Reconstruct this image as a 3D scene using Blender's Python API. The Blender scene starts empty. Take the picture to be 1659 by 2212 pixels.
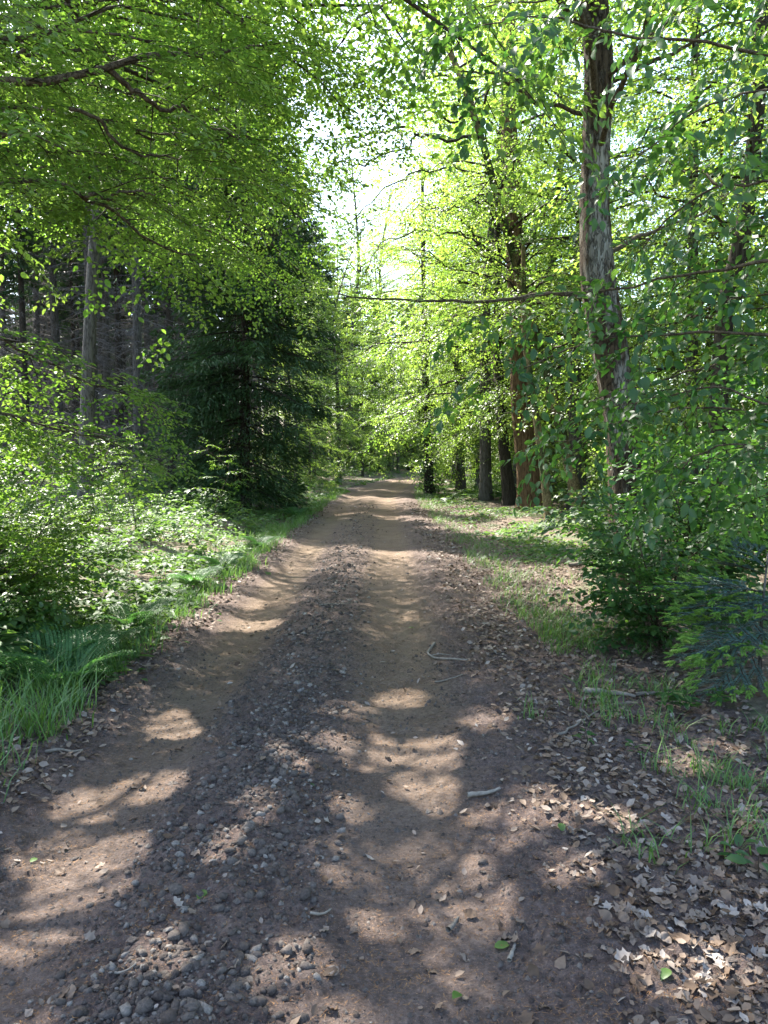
import bpy, math, random
import numpy as np
from mathutils import Matrix, Vector

scene = bpy.context.scene
col = scene.collection
R = math.radians
random.seed(7)

# ------------------------------------------------------------------ camera
CAM_H = 1.65
PITCH = R(4.24)
cam_d = bpy.data.cameras.new('camera')
cam_d.lens = 27.04
cam_d.sensor_width = 36.0
cam_d.clip_start = 0.05
cam_d.clip_end = 2000
cam = bpy.data.objects.new('camera', cam_d)
cam.location = (0, 0, CAM_H)
cam.rotation_euler = (R(90) - PITCH, 0, 0)
col.objects.link(cam)
scene.camera = cam

# ------------------------------------------------------------------ light
SUN_AZ = R(-35)          # left of the viewing direction (+Y)
SUN_EL = R(50)
SUN = np.array([math.sin(SUN_AZ) * math.cos(SUN_EL), math.cos(SUN_AZ) * math.cos(SUN_EL), math.sin(SUN_EL)])
world = bpy.data.worlds.new('World')
scene.world = world
world.use_nodes = True
wn = world.node_tree.nodes
wl = world.node_tree.links
bg = wn['Background']
sky = wn.new('ShaderNodeTexSky')
sky.sky_type = 'NISHITA'
sky.sun_disc = False
sky.sun_elevation = SUN_EL
sky.sun_rotation = SUN_AZ % (2 * math.pi)
sky.air_density = 1.0
sky.dust_density = 1.6
sky.ozone_density = 1.0
bg.inputs['Strength'].default_value = 0.15
wl.new(sky.outputs[0], bg.inputs['Color'])
sun_d = bpy.data.lights.new('sun', 'SUN')
sun_d.energy = 5.0
sun_d.angle = R(0.53)
sun_d.color = (1.0, 0.95, 0.86)
sun = bpy.data.objects.new('sun', sun_d)
sun.rotation_euler = Vector(tuple(-SUN)).to_track_quat('-Z', 'Y').to_euler()
col.objects.link(sun)

vs = scene.view_settings
vs.view_transform = 'Standard'
vs.look = 'None'
vs.exposure = 2.52
vs.gamma = 1.0
scene.render.engine = 'CYCLES'
cy = scene.cycles
cy.max_bounces = 8
cy.diffuse_bounces = 5
cy.glossy_bounces = 2
cy.transmission_bounces = 6
cy.transparent_max_bounces = 4
cy.caustics_reflective = False
cy.caustics_refractive = False
cy.sample_clamp_indirect = 6.0
cy.use_denoising = True

# ------------------------------------------------------------------ helpers: pixels <-> place
FPX = 1661.0
FW = np.array([0, math.cos(PITCH), -math.sin(PITCH)])
UPV = np.array([0, math.sin(PITCH), math.cos(PITCH)])
def P(px, py, Y):
    """a photo pixel (1659 wide view) and a distance along the track -> a point"""
    d = FW + np.array([1.0, 0, 0]) * ((px - 829.5) / FPX) - UPV * ((py - 1106) / FPX)
    return np.array([0, 0, CAM_H]) + d * (Y / d[1])
def G(px, py):
    """a photo pixel on the ground -> a point on z = 0"""
    d = FW + np.array([1.0, 0, 0]) * ((px - 829.5) / FPX) - UPV * ((py - 1106) / FPX)
    return np.array([0, 0, CAM_H]) - d * (CAM_H / d[2])
def project(V):
    V = np.asarray(V, float) - np.array([0, 0, CAM_H])
    d = V @ FW
    d = np.where(d < 0.05, 0.05, d)
    return 829.5 + FPX * V[:, 0] / d, 1106 - FPX * (V @ UPV) / d, d

# ------------------------------------------------------------------ helpers: noise
_perm = np.random.default_rng(3).permutation(256)
_perm = np.concatenate([_perm, _perm])
def noise2(x, y, seed=0):
    x = np.asarray(x, float) + seed * 17.37; y = np.asarray(y, float) + seed * 9.71
    xi = np.floor(x).astype(int); yi = np.floor(y).astype(int)
    xf = x - xi; yf = y - yi
    u = xf * xf * xf * (xf * (xf * 6 - 15) + 10); v = yf * yf * yf * (yf * (yf * 6 - 15) + 10)
    def g(ix, iy, dx, dy):
        a = _perm[(_perm[ix & 255] + iy) & 255] * (2 * math.pi / 256)
        return np.cos(a) * dx + np.sin(a) * dy
    n00 = g(xi, yi, xf, yf); n10 = g(xi + 1, yi, xf - 1, yf)
    n01 = g(xi, yi + 1, xf, yf - 1); n11 = g(xi + 1, yi + 1, xf - 1, yf - 1)
    return ((n00 * (1 - u) + n10 * u) * (1 - v) + (n01 * (1 - u) + n11 * u) * v) * 1.4
def fbm(x, y, octv=4, seed=0, gain=0.5):
    s = 0; a = 1.0; f = 1.0
    for o in range(octv):
        s = s + a * noise2(np.asarray(x) * f, np.asarray(y) * f, seed + o); a *= gain; f *= 2.03
    return s
def sstep(a, b, x):
    t = np.clip((np.asarray(x, float) - a) / (b - a), 0, 1)
    return t * t * (3 - 2 * t)
def unit(v):
    v = np.asarray(v, float)
    return v / (np.linalg.norm(v, axis=-1, keepdims=True) + 1e-12)

# ------------------------------------------------------------------ helpers: meshes and objects
def mk_mesh(name, V, tris=None, quads=None, tint=None, smooth=False):
    V = np.ascontiguousarray(V, dtype=np.float32)
    tris = np.zeros((0, 3), np.int32) if tris is None else np.asarray(tris, np.int32).reshape(-1, 3)
    quads = np.zeros((0, 4), np.int32) if quads is None else np.asarray(quads, np.int32).reshape(-1, 4)
    me = bpy.data.meshes.new(name)
    me.vertices.add(len(V)); me.vertices.foreach_set('co', V.ravel())
    nl = tris.size + quads.size
    me.loops.add(nl)
    me.loops.foreach_set('vertex_index', np.concatenate([tris.ravel(), quads.ravel()]).astype(np.int32))
    n = len(tris) + len(quads)
    me.polygons.add(n)
    ls = np.concatenate([np.arange(len(tris)) * 3, tris.size + np.arange(len(quads)) * 4]).astype(np.int32)
    me.polygons.foreach_set('loop_start', ls)
    if smooth:
        me.polygons.foreach_set('use_smooth', np.ones(n, bool))
    if tint is not None:
        at = me.attributes.new('tint', 'FLOAT', 'POINT')
        at.data.foreach_set('value', np.asarray(tint, np.float32))
    me.update(calc_edges=True)
    return me
def add(name, me, mat, parent=None, loc=None, kind=None, label=None, cat=None, group=None):
    if isinstance(me, bpy.types.Mesh) and mat is not None and not me.materials:
        me.materials.append(mat)
    o = bpy.data.objects.new(name, me)
    col.objects.link(o)
    if parent is not None: o.parent = parent
    if loc is not None: o.location = tuple(float(c) for c in loc)
    if kind: o['kind'] = kind
    if label: o['label'] = label
    if cat: o['category'] = cat
    if group: o['group'] = group
    return o
def thing(name, loc, label, cat, group=None):
    return add(name, None, None, None, loc, None, label, cat, group)
def copy_tree(o, parent=None):
    c = o.copy(); col.objects.link(c)
    if parent is not None: c.parent = parent
    for ch in list(o.children): copy_tree(ch, c)
    return c

class Geo:
    """collects tubes and leaf faces for one mesh"""
    def __init__(s): s.V = []; s.T = []; s.Q = []; s.K = []; s.n = 0
    def put(s, V, T=None, Q=None, tint=None):
        V = np.asarray(V, float)
        if T is not None and len(T): s.T.append(np.asarray(T) + s.n)
        if Q is not None and len(Q): s.Q.append(np.asarray(Q) + s.n)
        s.V.append(V); s.n += len(V)
        s.K.append(np.full(len(V), 0.5) if tint is None else np.broadcast_to(np.asarray(tint, float), (len(V),)))
    def tube(s, pts, rad, sides=6, tint=None, cap=True):
        pts = np.asarray(pts, float); n = len(pts)
        rad = np.broadcast_to(np.asarray(rad, float), (n,))
        t = unit(np.gradient(pts, axis=0))
        ref = np.array([0, 0, 1.0]) if abs(t[:, 2]).mean() < 0.8 else np.array([1.0, 0, 0])
        a = unit(np.cross(t, ref)); b = np.cross(t, a)
        ang = np.linspace(0, 2 * math.pi, sides, endpoint=False)
        ring = a[:, None] * np.cos(ang)[None, :, None] + b[:, None] * np.sin(ang)[None, :, None]
        V = (pts[:, None] + ring * rad[:, None, None]).reshape(-1, 3)
        i = np.arange(n - 1)[:, None] * sides; j = np.arange(sides)[None]; k = (np.arange(sides) + 1)[None] % sides
        Q = np.stack([i + j, i + k, i + sides + k, i + sides + j], -1).reshape(-1, 4)
        T = None
        if cap and sides > 2:
            e = (n - 1) * sides
            T = np.array([[e, e + q, e + q + 1] for q in range(1, sides - 1)])
        s.put(V, T, Q, tint)
    def mesh(s, name, base=None, smooth=True):
        V = np.concatenate(s.V)
        if base is not None: V = V - np.asarray(base)
        return mk_mesh(name, V, np.concatenate(s.T) if s.T else None, np.concatenate(s.Q) if s.Q else None,
                       np.concatenate(s.K), smooth)

# leaf templates: x half-width, y along the leaf, z lift (folded on the midrib)
def leaf_template(lod, w):
    if lod == 2:
        V = np.array([[0, 0, 0], [-w, .42, .10], [0, 1, -.06], [w, .42, .10]])
        T = np.array([[0, 2, 1], [0, 3, 2]])
    elif lod == 1:
        V = np.array([[0, 0, 0], [-w * .92, .32, .09], [-w * .8, .66, .06], [0, 1, -.10], [w * .8, .66, .06], [w * .92, .32, .09]])
        T = np.array([[0, 2, 1], [0, 3, 2], [0, 4, 3], [0, 5, 4]])
    else:
        V = np.array([[0, 0, 0], [0, .34, -.005], [0, .68, -.02], [0, 1.0, -.10],
                      [-w * .62, .13, .05], [-w, .40, .09], [-w * .72, .72, .05],
                      [w * .62, .13, .05], [w, .40, .09], [w * .72, .72, .05]])
        T = np.array([[0, 1, 4], [4, 1, 5], [1, 2, 5], [5, 2, 6], [6, 2, 3],
                      [0, 7, 1], [7, 8, 1], [1, 8, 2], [8, 9, 2], [9, 3, 2]])
    return V, T
def leaf_frames(D, N):
    D = unit(D); S = unit(np.cross(D, N)); N2 = np.cross(S, D)
    return D, S, N2
def leaf_mesh(name, L, lod=2, w=.30, base=None):
    Pn, D, N, S, K = L
    tv, tt = leaf_template(lod, w)
    D, Sd, N2 = leaf_frames(D, N)
    V = Pn[:, None] + S[:, None, None] * (tv[None, :, 0:1] * Sd[:, None] + tv[None, :, 1:2] * D[:, None] + tv[None, :, 2:3] * N2[:, None])
    n = len(Pn); m = len(tv)
    T = (np.arange(n)[:, None, None] * m + tt[None]).reshape(-1, 3)
    V = V.reshape(-1, 3)
    if base is not None: V = V - np.asarray(base)
    return mk_mesh(name, V, T, None, np.repeat(K, m), True)

# ------------------------------------------------------------------ materials
def new_mat(name):
    m = bpy.data.materials.new(name); m.use_nodes = True
    nt = m.node_tree; nt.nodes.clear()
    out = nt.nodes.new('ShaderNodeOutputMaterial')
    return m, nt, out
def N_(nt, t, **kw):
    n = nt.nodes.new(t)
    for k, v in kw.items(): setattr(n, k, v)
    return n
def ramp(nt, fac, stops):
    r = N_(nt, 'ShaderNodeValToRGB')
    e = r.color_ramp.elements
    while len(e) < len(stops): e.new(0.5)
    for q, (p, c) in zip(e, stops):
        q.position = p; q.color = (*c, 1)
    if fac is not None: nt.links.new(fac, r.inputs[0])
    return r.outputs[0]
def mixc(nt, fac, a, b, mode='MIX'):
    m = N_(nt, 'ShaderNodeMix', data_type='RGBA', blend_type=mode)
    for s, v in ((m.inputs[0], fac), (m.inputs[6], a), (m.inputs[7], b)):
        if hasattr(v, 'links') or isinstance(v, bpy.types.NodeSocket): nt.links.new(v, s)
        elif isinstance(v, (int, float)): s.default_value = v
        else: s.default_value = (*v, 1)
    return m.outputs[2]
def noise_node(nt, scale, detail=4, rough=.6, vec=None):
    n = N_(nt, 'ShaderNodeTexNoise'); n.inputs['Scale'].default_value = scale
    n.inputs['Detail'].default_value = detail; n.inputs['Roughness'].default_value = rough
    if vec is not None: nt.links.new(vec, n.inputs['Vector'])
    return n.outputs[0]
def coords(nt, scale=(1, 1, 1), kind='Object'):
    tc = N_(nt, 'ShaderNodeTexCoord'); mp = N_(nt, 'ShaderNodeMapping')
    mp.inputs['Scale'].default_value = scale
    nt.links.new(tc.outputs[kind], mp.inputs['Vector'])
    return mp.outputs[0]
def world_pos(nt, scale=(1, 1, 1)):
    g = N_(nt, 'ShaderNodeNewGeometry'); mp = N_(nt, 'ShaderNodeMapping')
    mp.inputs['Scale'].default_value = scale
    nt.links.new(g.outputs['Position'], mp.inputs['Vector'])
    return mp.outputs[0]

def leaf_material(name, dark, light, trans_d, trans_l, tfac=.45, rough=.42, spec=.5):
    m, nt, out = new_mat(name)
    at = N_(nt, 'ShaderNodeAttribute', attribute_name='tint')
    g = N_(nt, 'ShaderNodeNewGeometry')
    c = ramp(nt, at.outputs['Fac'], [(0, dark), (1, light)])
    t = ramp(nt, at.outputs['Fac'], [(0, trans_d), (1, trans_l)])
    nz = noise_node(nt, 60, 2, .5, world_pos(nt))
    c2 = mixc(nt, nz, c, mixc(nt, 1.0, c, (.72, .78, .7), 'MULTIPLY'))
    pale = mixc(nt, g.outputs['Backfacing'], c2, mixc(nt, 1.0, c2, (1.25, 1.2, 1.5), 'MULTIPLY'))   # matt pale leaf undersides
    p = N_(nt, 'ShaderNodeBsdfPrincipled')
    nt.links.new(pale, p.inputs['Base Color'])
    p.inputs['Roughness'].default_value = rough
    p.inputs['Specular IOR Level'].default_value = spec
    tr = N_(nt, 'ShaderNodeBsdfTranslucent'); nt.links.new(t, tr.inputs['Color'])
    mx = N_(nt, 'ShaderNodeMixShader'); mx.inputs[0].default_value = tfac
    nt.links.new(p.outputs[0], mx.inputs[1]); nt.links.new(tr.outputs[0], mx.inputs[2])
    nt.links.new(mx.outputs[0], out.inputs['Surface'])
    return m
def bark_material(name, dark, light, vscale=(18, 18, 3), patch=None, patch_col=None, rough=.95, bump=.6, patch_scale=(1.4, 1.4, .6), lo=.46, hi=.56):
    m, nt, out = new_mat(name)
    v0 = coords(nt, vscale)
    wn_ = N_(nt, 'ShaderNodeTexNoise'); wn_.inputs['Scale'].default_value = .9; wn_.inputs['Detail'].default_value = 5; nt.links.new(v0, wn_.inputs['Vector'])
    vm = N_(nt, 'ShaderNodeVectorMath', operation='MULTIPLY_ADD'); vm.inputs[1].default_value = (1.6, 1.6, 1.6)
    nt.links.new(wn_.outputs['Color'], vm.inputs[0]); nt.links.new(v0, vm.inputs[2]); v = vm.outputs[0]
    n1 = noise_node(nt, 1.0, 6, .65, v)
    rn = noise_node(nt, 1.15, 3, .55, v)
    ab = N_(nt, 'ShaderNodeMath', operation='SUBTRACT'); nt.links.new(rn, ab.inputs[0]); ab.inputs[1].default_value = .5
    ab2 = N_(nt, 'ShaderNodeMath', operation='ABSOLUTE'); nt.links.new(ab.outputs[0], ab2.inputs[0])
    crack = ramp(nt, ab2.outputs[0], [(0.0, (0, 0, 0)), (.055, (1, 1, 1))])
    c = ramp(nt, n1, [(.28, dark), (.7, light)])
    c = mixc(nt, crack, mixc(nt, 1.0, c, (.42, .4, .38), 'MULTIPLY'), c)
    if patch_col is not None:
        pn = noise_node(nt, 1.0, 8, .68, coords(nt, patch_scale))
        f = ramp(nt, pn, [(lo, (0, 0, 0)), (hi, (1, 1, 1))])
        pc = mixc(nt, crack, mixc(nt, 1.0, patch_col, (.35, .34, .32), 'MULTIPLY'), mixc(nt, n1, mixc(nt, 1.0, patch_col, (.6, .6, .58), 'MULTIPLY'), patch_col))
        c = mixc(nt, f, c, pc)
    p = N_(nt, 'ShaderNodeBsdfPrincipled'); p.inputs['Roughness'].default_value = rough
    p.inputs['Specular IOR Level'].default_value = .15
    nt.links.new(c, p.inputs['Base Color'])
    b = N_(nt, 'ShaderNodeBump'); b.inputs['Strength'].default_value = bump; b.inputs['Distance'].default_value = .02
    h = N_(nt, 'ShaderNodeMath', operation='MULTIPLY_ADD'); h.inputs[1].default_value = .6
    nt.links.new(n1, h.inputs[0]); nt.links.new(crack, h.inputs[2])
    nt.links.new(h.outputs[0], b.inputs['Height']); nt.links.new(b.outputs[0], p.inputs['Normal'])
    nt.links.new(p.outputs[0], out.inputs['Surface'])
    return m
def tint_material(name, stops, nscale=40, rough=.9, bump=.3, spec=.2, var=.5):
    m, nt, out = new_mat(name)
    at = N_(nt, 'ShaderNodeAttribute', attribute_name='tint')
    c = ramp(nt, at.outputs['Fac'], stops)
    nz = noise_node(nt, nscale, 5, .65, world_pos(nt))
    c = mixc(nt, ramp(nt, nz, [(.3, (0, 0, 0)), (.7, (1, 1, 1))]), mixc(nt, 1.0, c, (1 - var, 1 - var, 1 - var), 'MULTIPLY'), c)
    p = N_(nt, 'ShaderNodeBsdfPrincipled'); p.inputs['Roughness'].default_value = rough
    p.inputs['Specular IOR Level'].default_value = spec
    nt.links.new(c, p.inputs['Base Color'])
    b = N_(nt, 'ShaderNodeBump'); b.inputs['Strength'].default_value = bump; b.inputs['Distance'].default_value = .01
    nt.links.new(nz, b.inputs['Height']); nt.links.new(b.outputs[0], p.inputs['Normal'])
    nt.links.new(p.outputs[0], out.inputs['Surface'])
    return m
def litter_material(name, stops):
    m, nt, out = new_mat(name)
    at = N_(nt, 'ShaderNodeAttribute', attribute_name='tint')
    c = ramp(nt, at.outputs['Fac'], stops)
    nz = noise_node(nt, 55, 4, .6, world_pos(nt))
    c = mixc(nt, nz, mixc(nt, 1.0, c, (.55, .52, .5), 'MULTIPLY'), c)
    p = N_(nt, 'ShaderNodeBsdfPrincipled'); p.inputs['Roughness'].default_value = .7
    p.inputs['Specular IOR Level'].default_value = .25
    nt.links.new(c, p.inputs['Base Color'])
    tr = N_(nt, 'ShaderNodeBsdfTranslucent'); nt.links.new(c, tr.inputs['Color'])
    mx = N_(nt, 'ShaderNodeMixShader'); mx.inputs[0].default_value = .12
    nt.links.new(p.outputs[0], mx.inputs[1]); nt.links.new(tr.outputs[0], mx.inputs[2])
    nt.links.new(mx.outputs[0], out.inputs['Surface'])
    return m
def soil_material(name):
    """dry packed ruts against dark crumbly earth; 'tint' holds how packed the soil is"""
    m, nt, out = new_mat(name)
    at = N_(nt, 'ShaderNodeAttribute', attribute_name='tint')
    w = world_pos(nt)
    n1 = noise_node(nt, 2.2, 6, .65, w); n2 = noise_node(nt, 38, 8, .72, w); n3 = noise_node(nt, 130, 4, .7, w)
    crumb = ramp(nt, n2, [(.25, (.046, .034, .029)), (.5, (.130, .097, .084)), (.75, (.240, .192, .170))])
    packed = ramp(nt, n2, [(.2, (.115, .080, .052)), (.5, (.190, .138, .094)), (.8, (.265, .205, .152))])
    base = mixc(nt, at.outputs['Fac'], crumb, packed)
    base = mixc(nt, ramp(nt, n1, [(.35, (0, 0, 0)), (.65, (1, 1, 1))]), mixc(nt, 1.0, base, (.72, .70, .70), 'MULTIPLY'), base)
    base = mixc(nt, ramp(nt, n3, [(.58, (0, 0, 0)), (.66, (1, 1, 1))]), base, (.29, .18, .115))      # scattered brown needles
    p = N_(nt, 'ShaderNodeBsdfPrincipled'); p.inputs['Roughness'].default_value = .95
    p.inputs['Specular IOR Level'].default_value = .15
    nt.links.new(base, p.inputs['Base Color'])
    h = N_(nt, 'ShaderNodeMath', operation='MULTIPLY_ADD'); h.inputs[1].default_value = .35
    nt.links.new(n3, h.inputs[0]); nt.links.new(n2, h.inputs[2])
    b = N_(nt, 'ShaderNodeBump'); b.inputs['Strength'].default_value = 1.0; b.inputs['Distance'].default_value = .035
    nt.links.new(h.outputs[0], b.inputs['Height']); nt.links.new(b.outputs[0], p.inputs['Normal'])
    nt.links.new(p.outputs[0], out.inputs['Surface'])
    return m
def floor_material(name):
    m, nt, out = new_mat(name)
    w = world_pos(nt)
    n1 = noise_node(nt, .7, 6, .65, w); n2 = noise_node(nt, 22, 8, .7, w)
    vor = N_(nt, 'ShaderNodeTexVoronoi'); vor.inputs['Scale'].default_value = 16
    nt.links.new(w, vor.inputs['Vector'])
    c = ramp(nt, n2, [(.25, (.045, .030, .020)), (.5, (.12, .085, .058)), (.75, (.22, .17, .125))])
    sep = N_(nt, 'ShaderNodeSeparateColor'); nt.links.new(vor.outputs['Color'], sep.inputs[0])
    c = mixc(nt, sep.outputs[0], mixc(nt, 1.0, c, (.6, .55, .5), 'MULTIPLY'), c)
    c = mixc(nt, ramp(nt, n1, [(.48, (0, 0, 0)), (.62, (1, 1, 1))]), c, (.05, .075, .025))
    p = N_(nt, 'ShaderNodeBsdfPrincipled'); p.inputs['Roughness'].default_value = .95
    nt.links.new(c, p.inputs['Base Color'])
    b = N_(nt, 'ShaderNodeBump'); b.inputs['Strength'].default_value = .8; b.inputs['Distance'].default_value = .03
    nt.links.new(n2, b.inputs['Height']); nt.links.new(b.outputs[0], p.inputs['Normal'])
    nt.links.new(p.outputs[0], out.inputs['Surface'])
    return m

M = {}
M['beech'] = leaf_material('beech_leaf', (.045, .095, .016), (.085, .140, .022), (.11, .26, .020), (.29, .43, .055), .48)
M['mid'] = leaf_material('woodland_leaf', (.050, .100, .018), (.095, .150, .030), (.16, .32, .030), (.37, .50, .075), .50)
M['horn'] = leaf_material('hornbeam_leaf', (.020, .064, .018), (.048, .106, .027), (.040, .15, .017), (.16, .32, .036), .38, .48, .38)
M['low'] = leaf_material('undergrowth_leaf', (.045, .095, .028), (.090, .140, .050), (.10, .24, .03), (.24, .38, .06), .36, .55, .32)
M['spruce'] = leaf_material('spruce_needle', (.028, .062, .022), (.064, .115, .042), (.03, .08, .015), (.07, .14, .03), .2, .5, .3)
M['fir'] = leaf_material('fir_needle', (.050, .110, .095), (.105, .180, .155), (.02, .07, .04), (.05, .12, .07), .15, .45, .4)
M['firtip'] = leaf_material('fir_new_needle', (.12, .26, .04), (.22, .36, .07), (.14, .30, .03), (.22, .40, .06), .3, .5, .3)
M['fern'] = leaf_material('fern_leaflet', (.040, .105, .030), (.075, .150, .045), (.08, .24, .04), (.14, .32, .06), .36, .5, .3)
M['grass'] = leaf_material('grass_blade', (.045, .105, .022), (.110, .185, .040), (.09, .22, .03), (.20, .36, .05), .36, .45, .4)
M['bark_grey'] = bark_material('grey_bark', (.050, .044, .037), (.125, .115, .100))
M['bark_dark'] = bark_material('dark_bark', (.022, .018, .014), (.066, .055, .042))
M['bark_brown'] = bark_material('brown_bark', (.080, .045, .022), (.185, .115, .060), (26, 26, 2.2), bump=.9)
M['bark_pale'] = bark_material('pale_bark', (.13, .095, .045), (.27, .21, .11), (20, 20, 9), (1, 1, 1), (.07, .085, .03))
M['bark_oak'] = bark_material('lichen_bark', (.026, .018, .011), (.082, .058, .036), (17, 17, 4.2), (1, 1, 1), (.27, .26, .225), bump=1.0, patch_scale=(2.8, 2.8, .8), lo=.50, hi=.63)
M['limb'] = bark_material('limb_bark', (.050, .038, .024), (.125, .100, .066), (22, 22, 22))
M['twig'] = tint_material('twig_bark', [(0, (.030, .022, .014)), (1, (.075, .056, .034))], 60)
M['dead'] = tint_material('dead_twig', [(0, (.085, .076, .070)), (1, (.22, .20, .185))], 30)
M['soil'] = soil_material('track_soil')
M['floor'] = floor_material('forest_soil')
M['stone'] = tint_material('stone', [(0, (.056, .043, .036)), (.5, (.130, .108, .092)), (1, (.28, .25, .215))], 110, bump=.9)
M['litter'] = litter_material('dry_leaf', [(0, (.085, .052, .030)), (.35, (.19, .135, .095)), (.7, (.25, .20, .16)), (1, (.37, .325, .28))])
M['needle'] = tint_material('dry_needle', [(0, (.12, .055, .022)), (1, (.34, .19, .085))], 30, bump=0)
M['wood'] = tint_material('dead_wood', [(0, (.09, .075, .06)), (1, (.27, .235, .19))], 50, bump=.5)

# ------------------------------------------------------------------ the ground
def xc(y):
    return .0034 * np.clip(np.asarray(y, float) - 25, 0, None) ** 2
def rise(y):
    return .0006 * np.clip(np.asarray(y, float) - 22, 0, None) ** 1.6 * 0
def rut(u, c, w, p=2.0):
    return np.exp(-np.abs((u - c) / w) ** p)
def packed(x, y):
    u = x - xc(y) + .05 * noise2(y * .5, x * .2, 5)
    a = np.maximum(rut(u, -1.30, .27, 4), rut(u, .10, .36, 4) )
    a = np.maximum(a, .8 * rut(u, -.6, 1.1, 4) * sstep(9, 22, y))
    return np.clip(a * (.85 + .3 * noise2(x * 1.3, y * .8, 8)), 0, 1) * sstep(1.5, 6.5, y) * .85 + .15 * a
def track_z(x, y, fine=True):
    u = x - xc(y)
    w = u + .05 * noise2(y * .6, x * .3, 2)
    z = -.030 * rut(w, -1.30, .28, 3) - .026 * rut(w, .10, .32, 3) + .030 * rut(w, -.62, .30, 2) + .034 * rut(w, .80, .30, 2)
    z = z + .030 * rut(w, -1.85, .25, 2) + .014 * noise2(x * .9, y * .7, 4)
    z = z - .10 * sstep(2.2, 2.75, u) - .10 * sstep(2.35, 2.75, -u)
    if fine:
        rough = 1 - .80 * np.maximum(rut(w, -1.30, .25, 4), rut(w, .10, .32, 4))
        near = 1 - sstep(12, 25, y)
        z = z + rough * near * (.024 * fbm(x * 9, y * 9, 4, 11) + .020 * np.abs(noise2(x * 26, y * 26, 21)) + .006 * noise2(x * 45, y * 45, 25))
        z = z + .010 * near * noise2(x * 5, y * 5, 31)
        # tyre lugs pressed into the ruts
        lug = np.sin((y + .35 * np.abs(w + 1.32)) * 2 * math.pi / .11) > .1
        z = z - .015 * lug * rut(w, -1.42, .17, 6) * (1 - sstep(3.2, 3.9, y)) * (noise2(x * 2, y * 2, 41) > -.15)
        lug2 = np.sin((y - .3 * np.abs(w - .12)) * 2 * math.pi / .16) > .1
        z = z - .014 * lug2 * rut(w, .02, .13, 6) * sstep(3.9, 4.4, y) * (1 - sstep(7.5, 8.5, y))
    return z
def floor_z(x, y):
    u = np.abs(x - xc(y) + .2)
    off = sstep(2.2, 3.4, u)
    z = off * (.06 + .12 * fbm(x * .35, y * .35, 3, 50)) + off * .03 * fbm(x * 2.5, y * 2.5, 3, 55)
    z = z + .012 * u.clip(0, 30) * sstep(4, 14, u)
    z = z + .05 * np.clip(-(x - xc(y)) - 5.5, 0, 14) * sstep(10, 24, y)
    return z - .16 * (1 - sstep(1.9, 2.5, u))
def gz(x, y):
    x = np.asarray(x, float); y = np.asarray(y, float)
    return np.maximum(track_z(x, y, True), floor_z(x, y))

def grid_mesh(name, xs, ys, zf, tintf=None, offset=None):
    X, Y = np.meshgrid(xs, ys)
    if offset is not None: X = X + offset(Y)
    Z = zf(X, Y)
    V = np.stack([X, Y, Z], -1).reshape(-1, 3)
    nx, ny = len(xs), len(ys)
    i = np.arange(ny - 1)[:, None] * nx; j = np.arange(nx - 1)[None]
    Q = np.stack([i + j, i + j + 1, i + nx + j + 1, i + nx + j], -1).reshape(-1, 4)
    return mk_mesh(name, V, None, Q, None if tintf is None else tintf(X, Y).ravel(), True)
ys = [-4.0]
while ys[-1] < 1.6: ys.append(ys[-1] + .05)
while ys[-1] < 105: ys.append(ys[-1] * 1.0086)
track = add('dirt_track', grid_mesh('dirt_track', np.linspace(-2.8, 2.8, 226), np.array(ys), track_z, packed, xc), M['soil'], kind='structure')
sx = np.sinh(np.linspace(-4.2, 4.2, 190)) * 7.0
sy = np.concatenate([np.linspace(-60, 0, 16)[:-1], np.linspace(0, 40, 150)[:-1], np.geomspace(40, 600, 60)])
floor = add('forest_floor', grid_mesh('forest_floor', sx, sy, floor_z), M['floor'], kind='structure')

# ------------------------------------------------------------------ sun gaps: canopy openings that let the sun reach the track
GAPS = [(750, 1560, 55, 50), (800, 1620, 50, 30), (640, 1640, 45, 35), (400, 1550, 60, 28), (330, 1690, 60, 22), (180, 1735, 40, 28),
        (130, 1830, 70, 30), (240, 1830, 50, 30), (170, 1905, 80, 32), (60, 1990, 70, 34), (740, 1840, 50, 38), (775, 1735, 32, 22),
        (960, 1835, 85, 50), (1090, 1790, 80, 40), (1180, 1760, 60, 40), (1000, 1930, 80, 60), (900, 1700, 60, 34), (930, 1620, 50, 30),
        (1050, 1560, 40, 22), (640, 2110, 50, 60), (700, 2190, 60, 40), (1540, 2115, 55, 34), (1460, 2150, 40, 30), (1000, 2060, 40, 40),
        (580, 1255, 42, 9), (500, 1300, 60, 12), (450, 1345, 70, 16), (560, 1345, 40, 9), (400, 1275, 50, 22), (340, 1235, 70, 22),
        (230, 1180, 60, 20), (430, 1200, 100, 26), (330, 1090, 60, 12), (640, 1075, 30, 10),
        (1120, 1140, 130, 18), (1220, 1175, 80, 16), (1010, 1118, 70, 10), (960, 1095, 50, 7), (1060, 1190, 46, 9), (850, 1135, 80, 3),
        (820, 1960, 30, 24), (560, 1760, 30, 20), (480, 1850, 34, 22), (360, 2080, 40, 26), (1250, 1900, 40, 24), (1320, 1780, 34, 20), (860, 1500, 40, 18), (1480, 1650, 40, 12), (1560, 1620, 30, 10)]
_ga = []
for a, b, rx, ry in GAPS:
    c = G(a, b); _ga.append((c[0], c[1], rx * c[1] / FPX + .072, ry * c[1] ** 2 / (FPX * CAM_H) + .08))
_ga = np.array(_ga)
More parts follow.
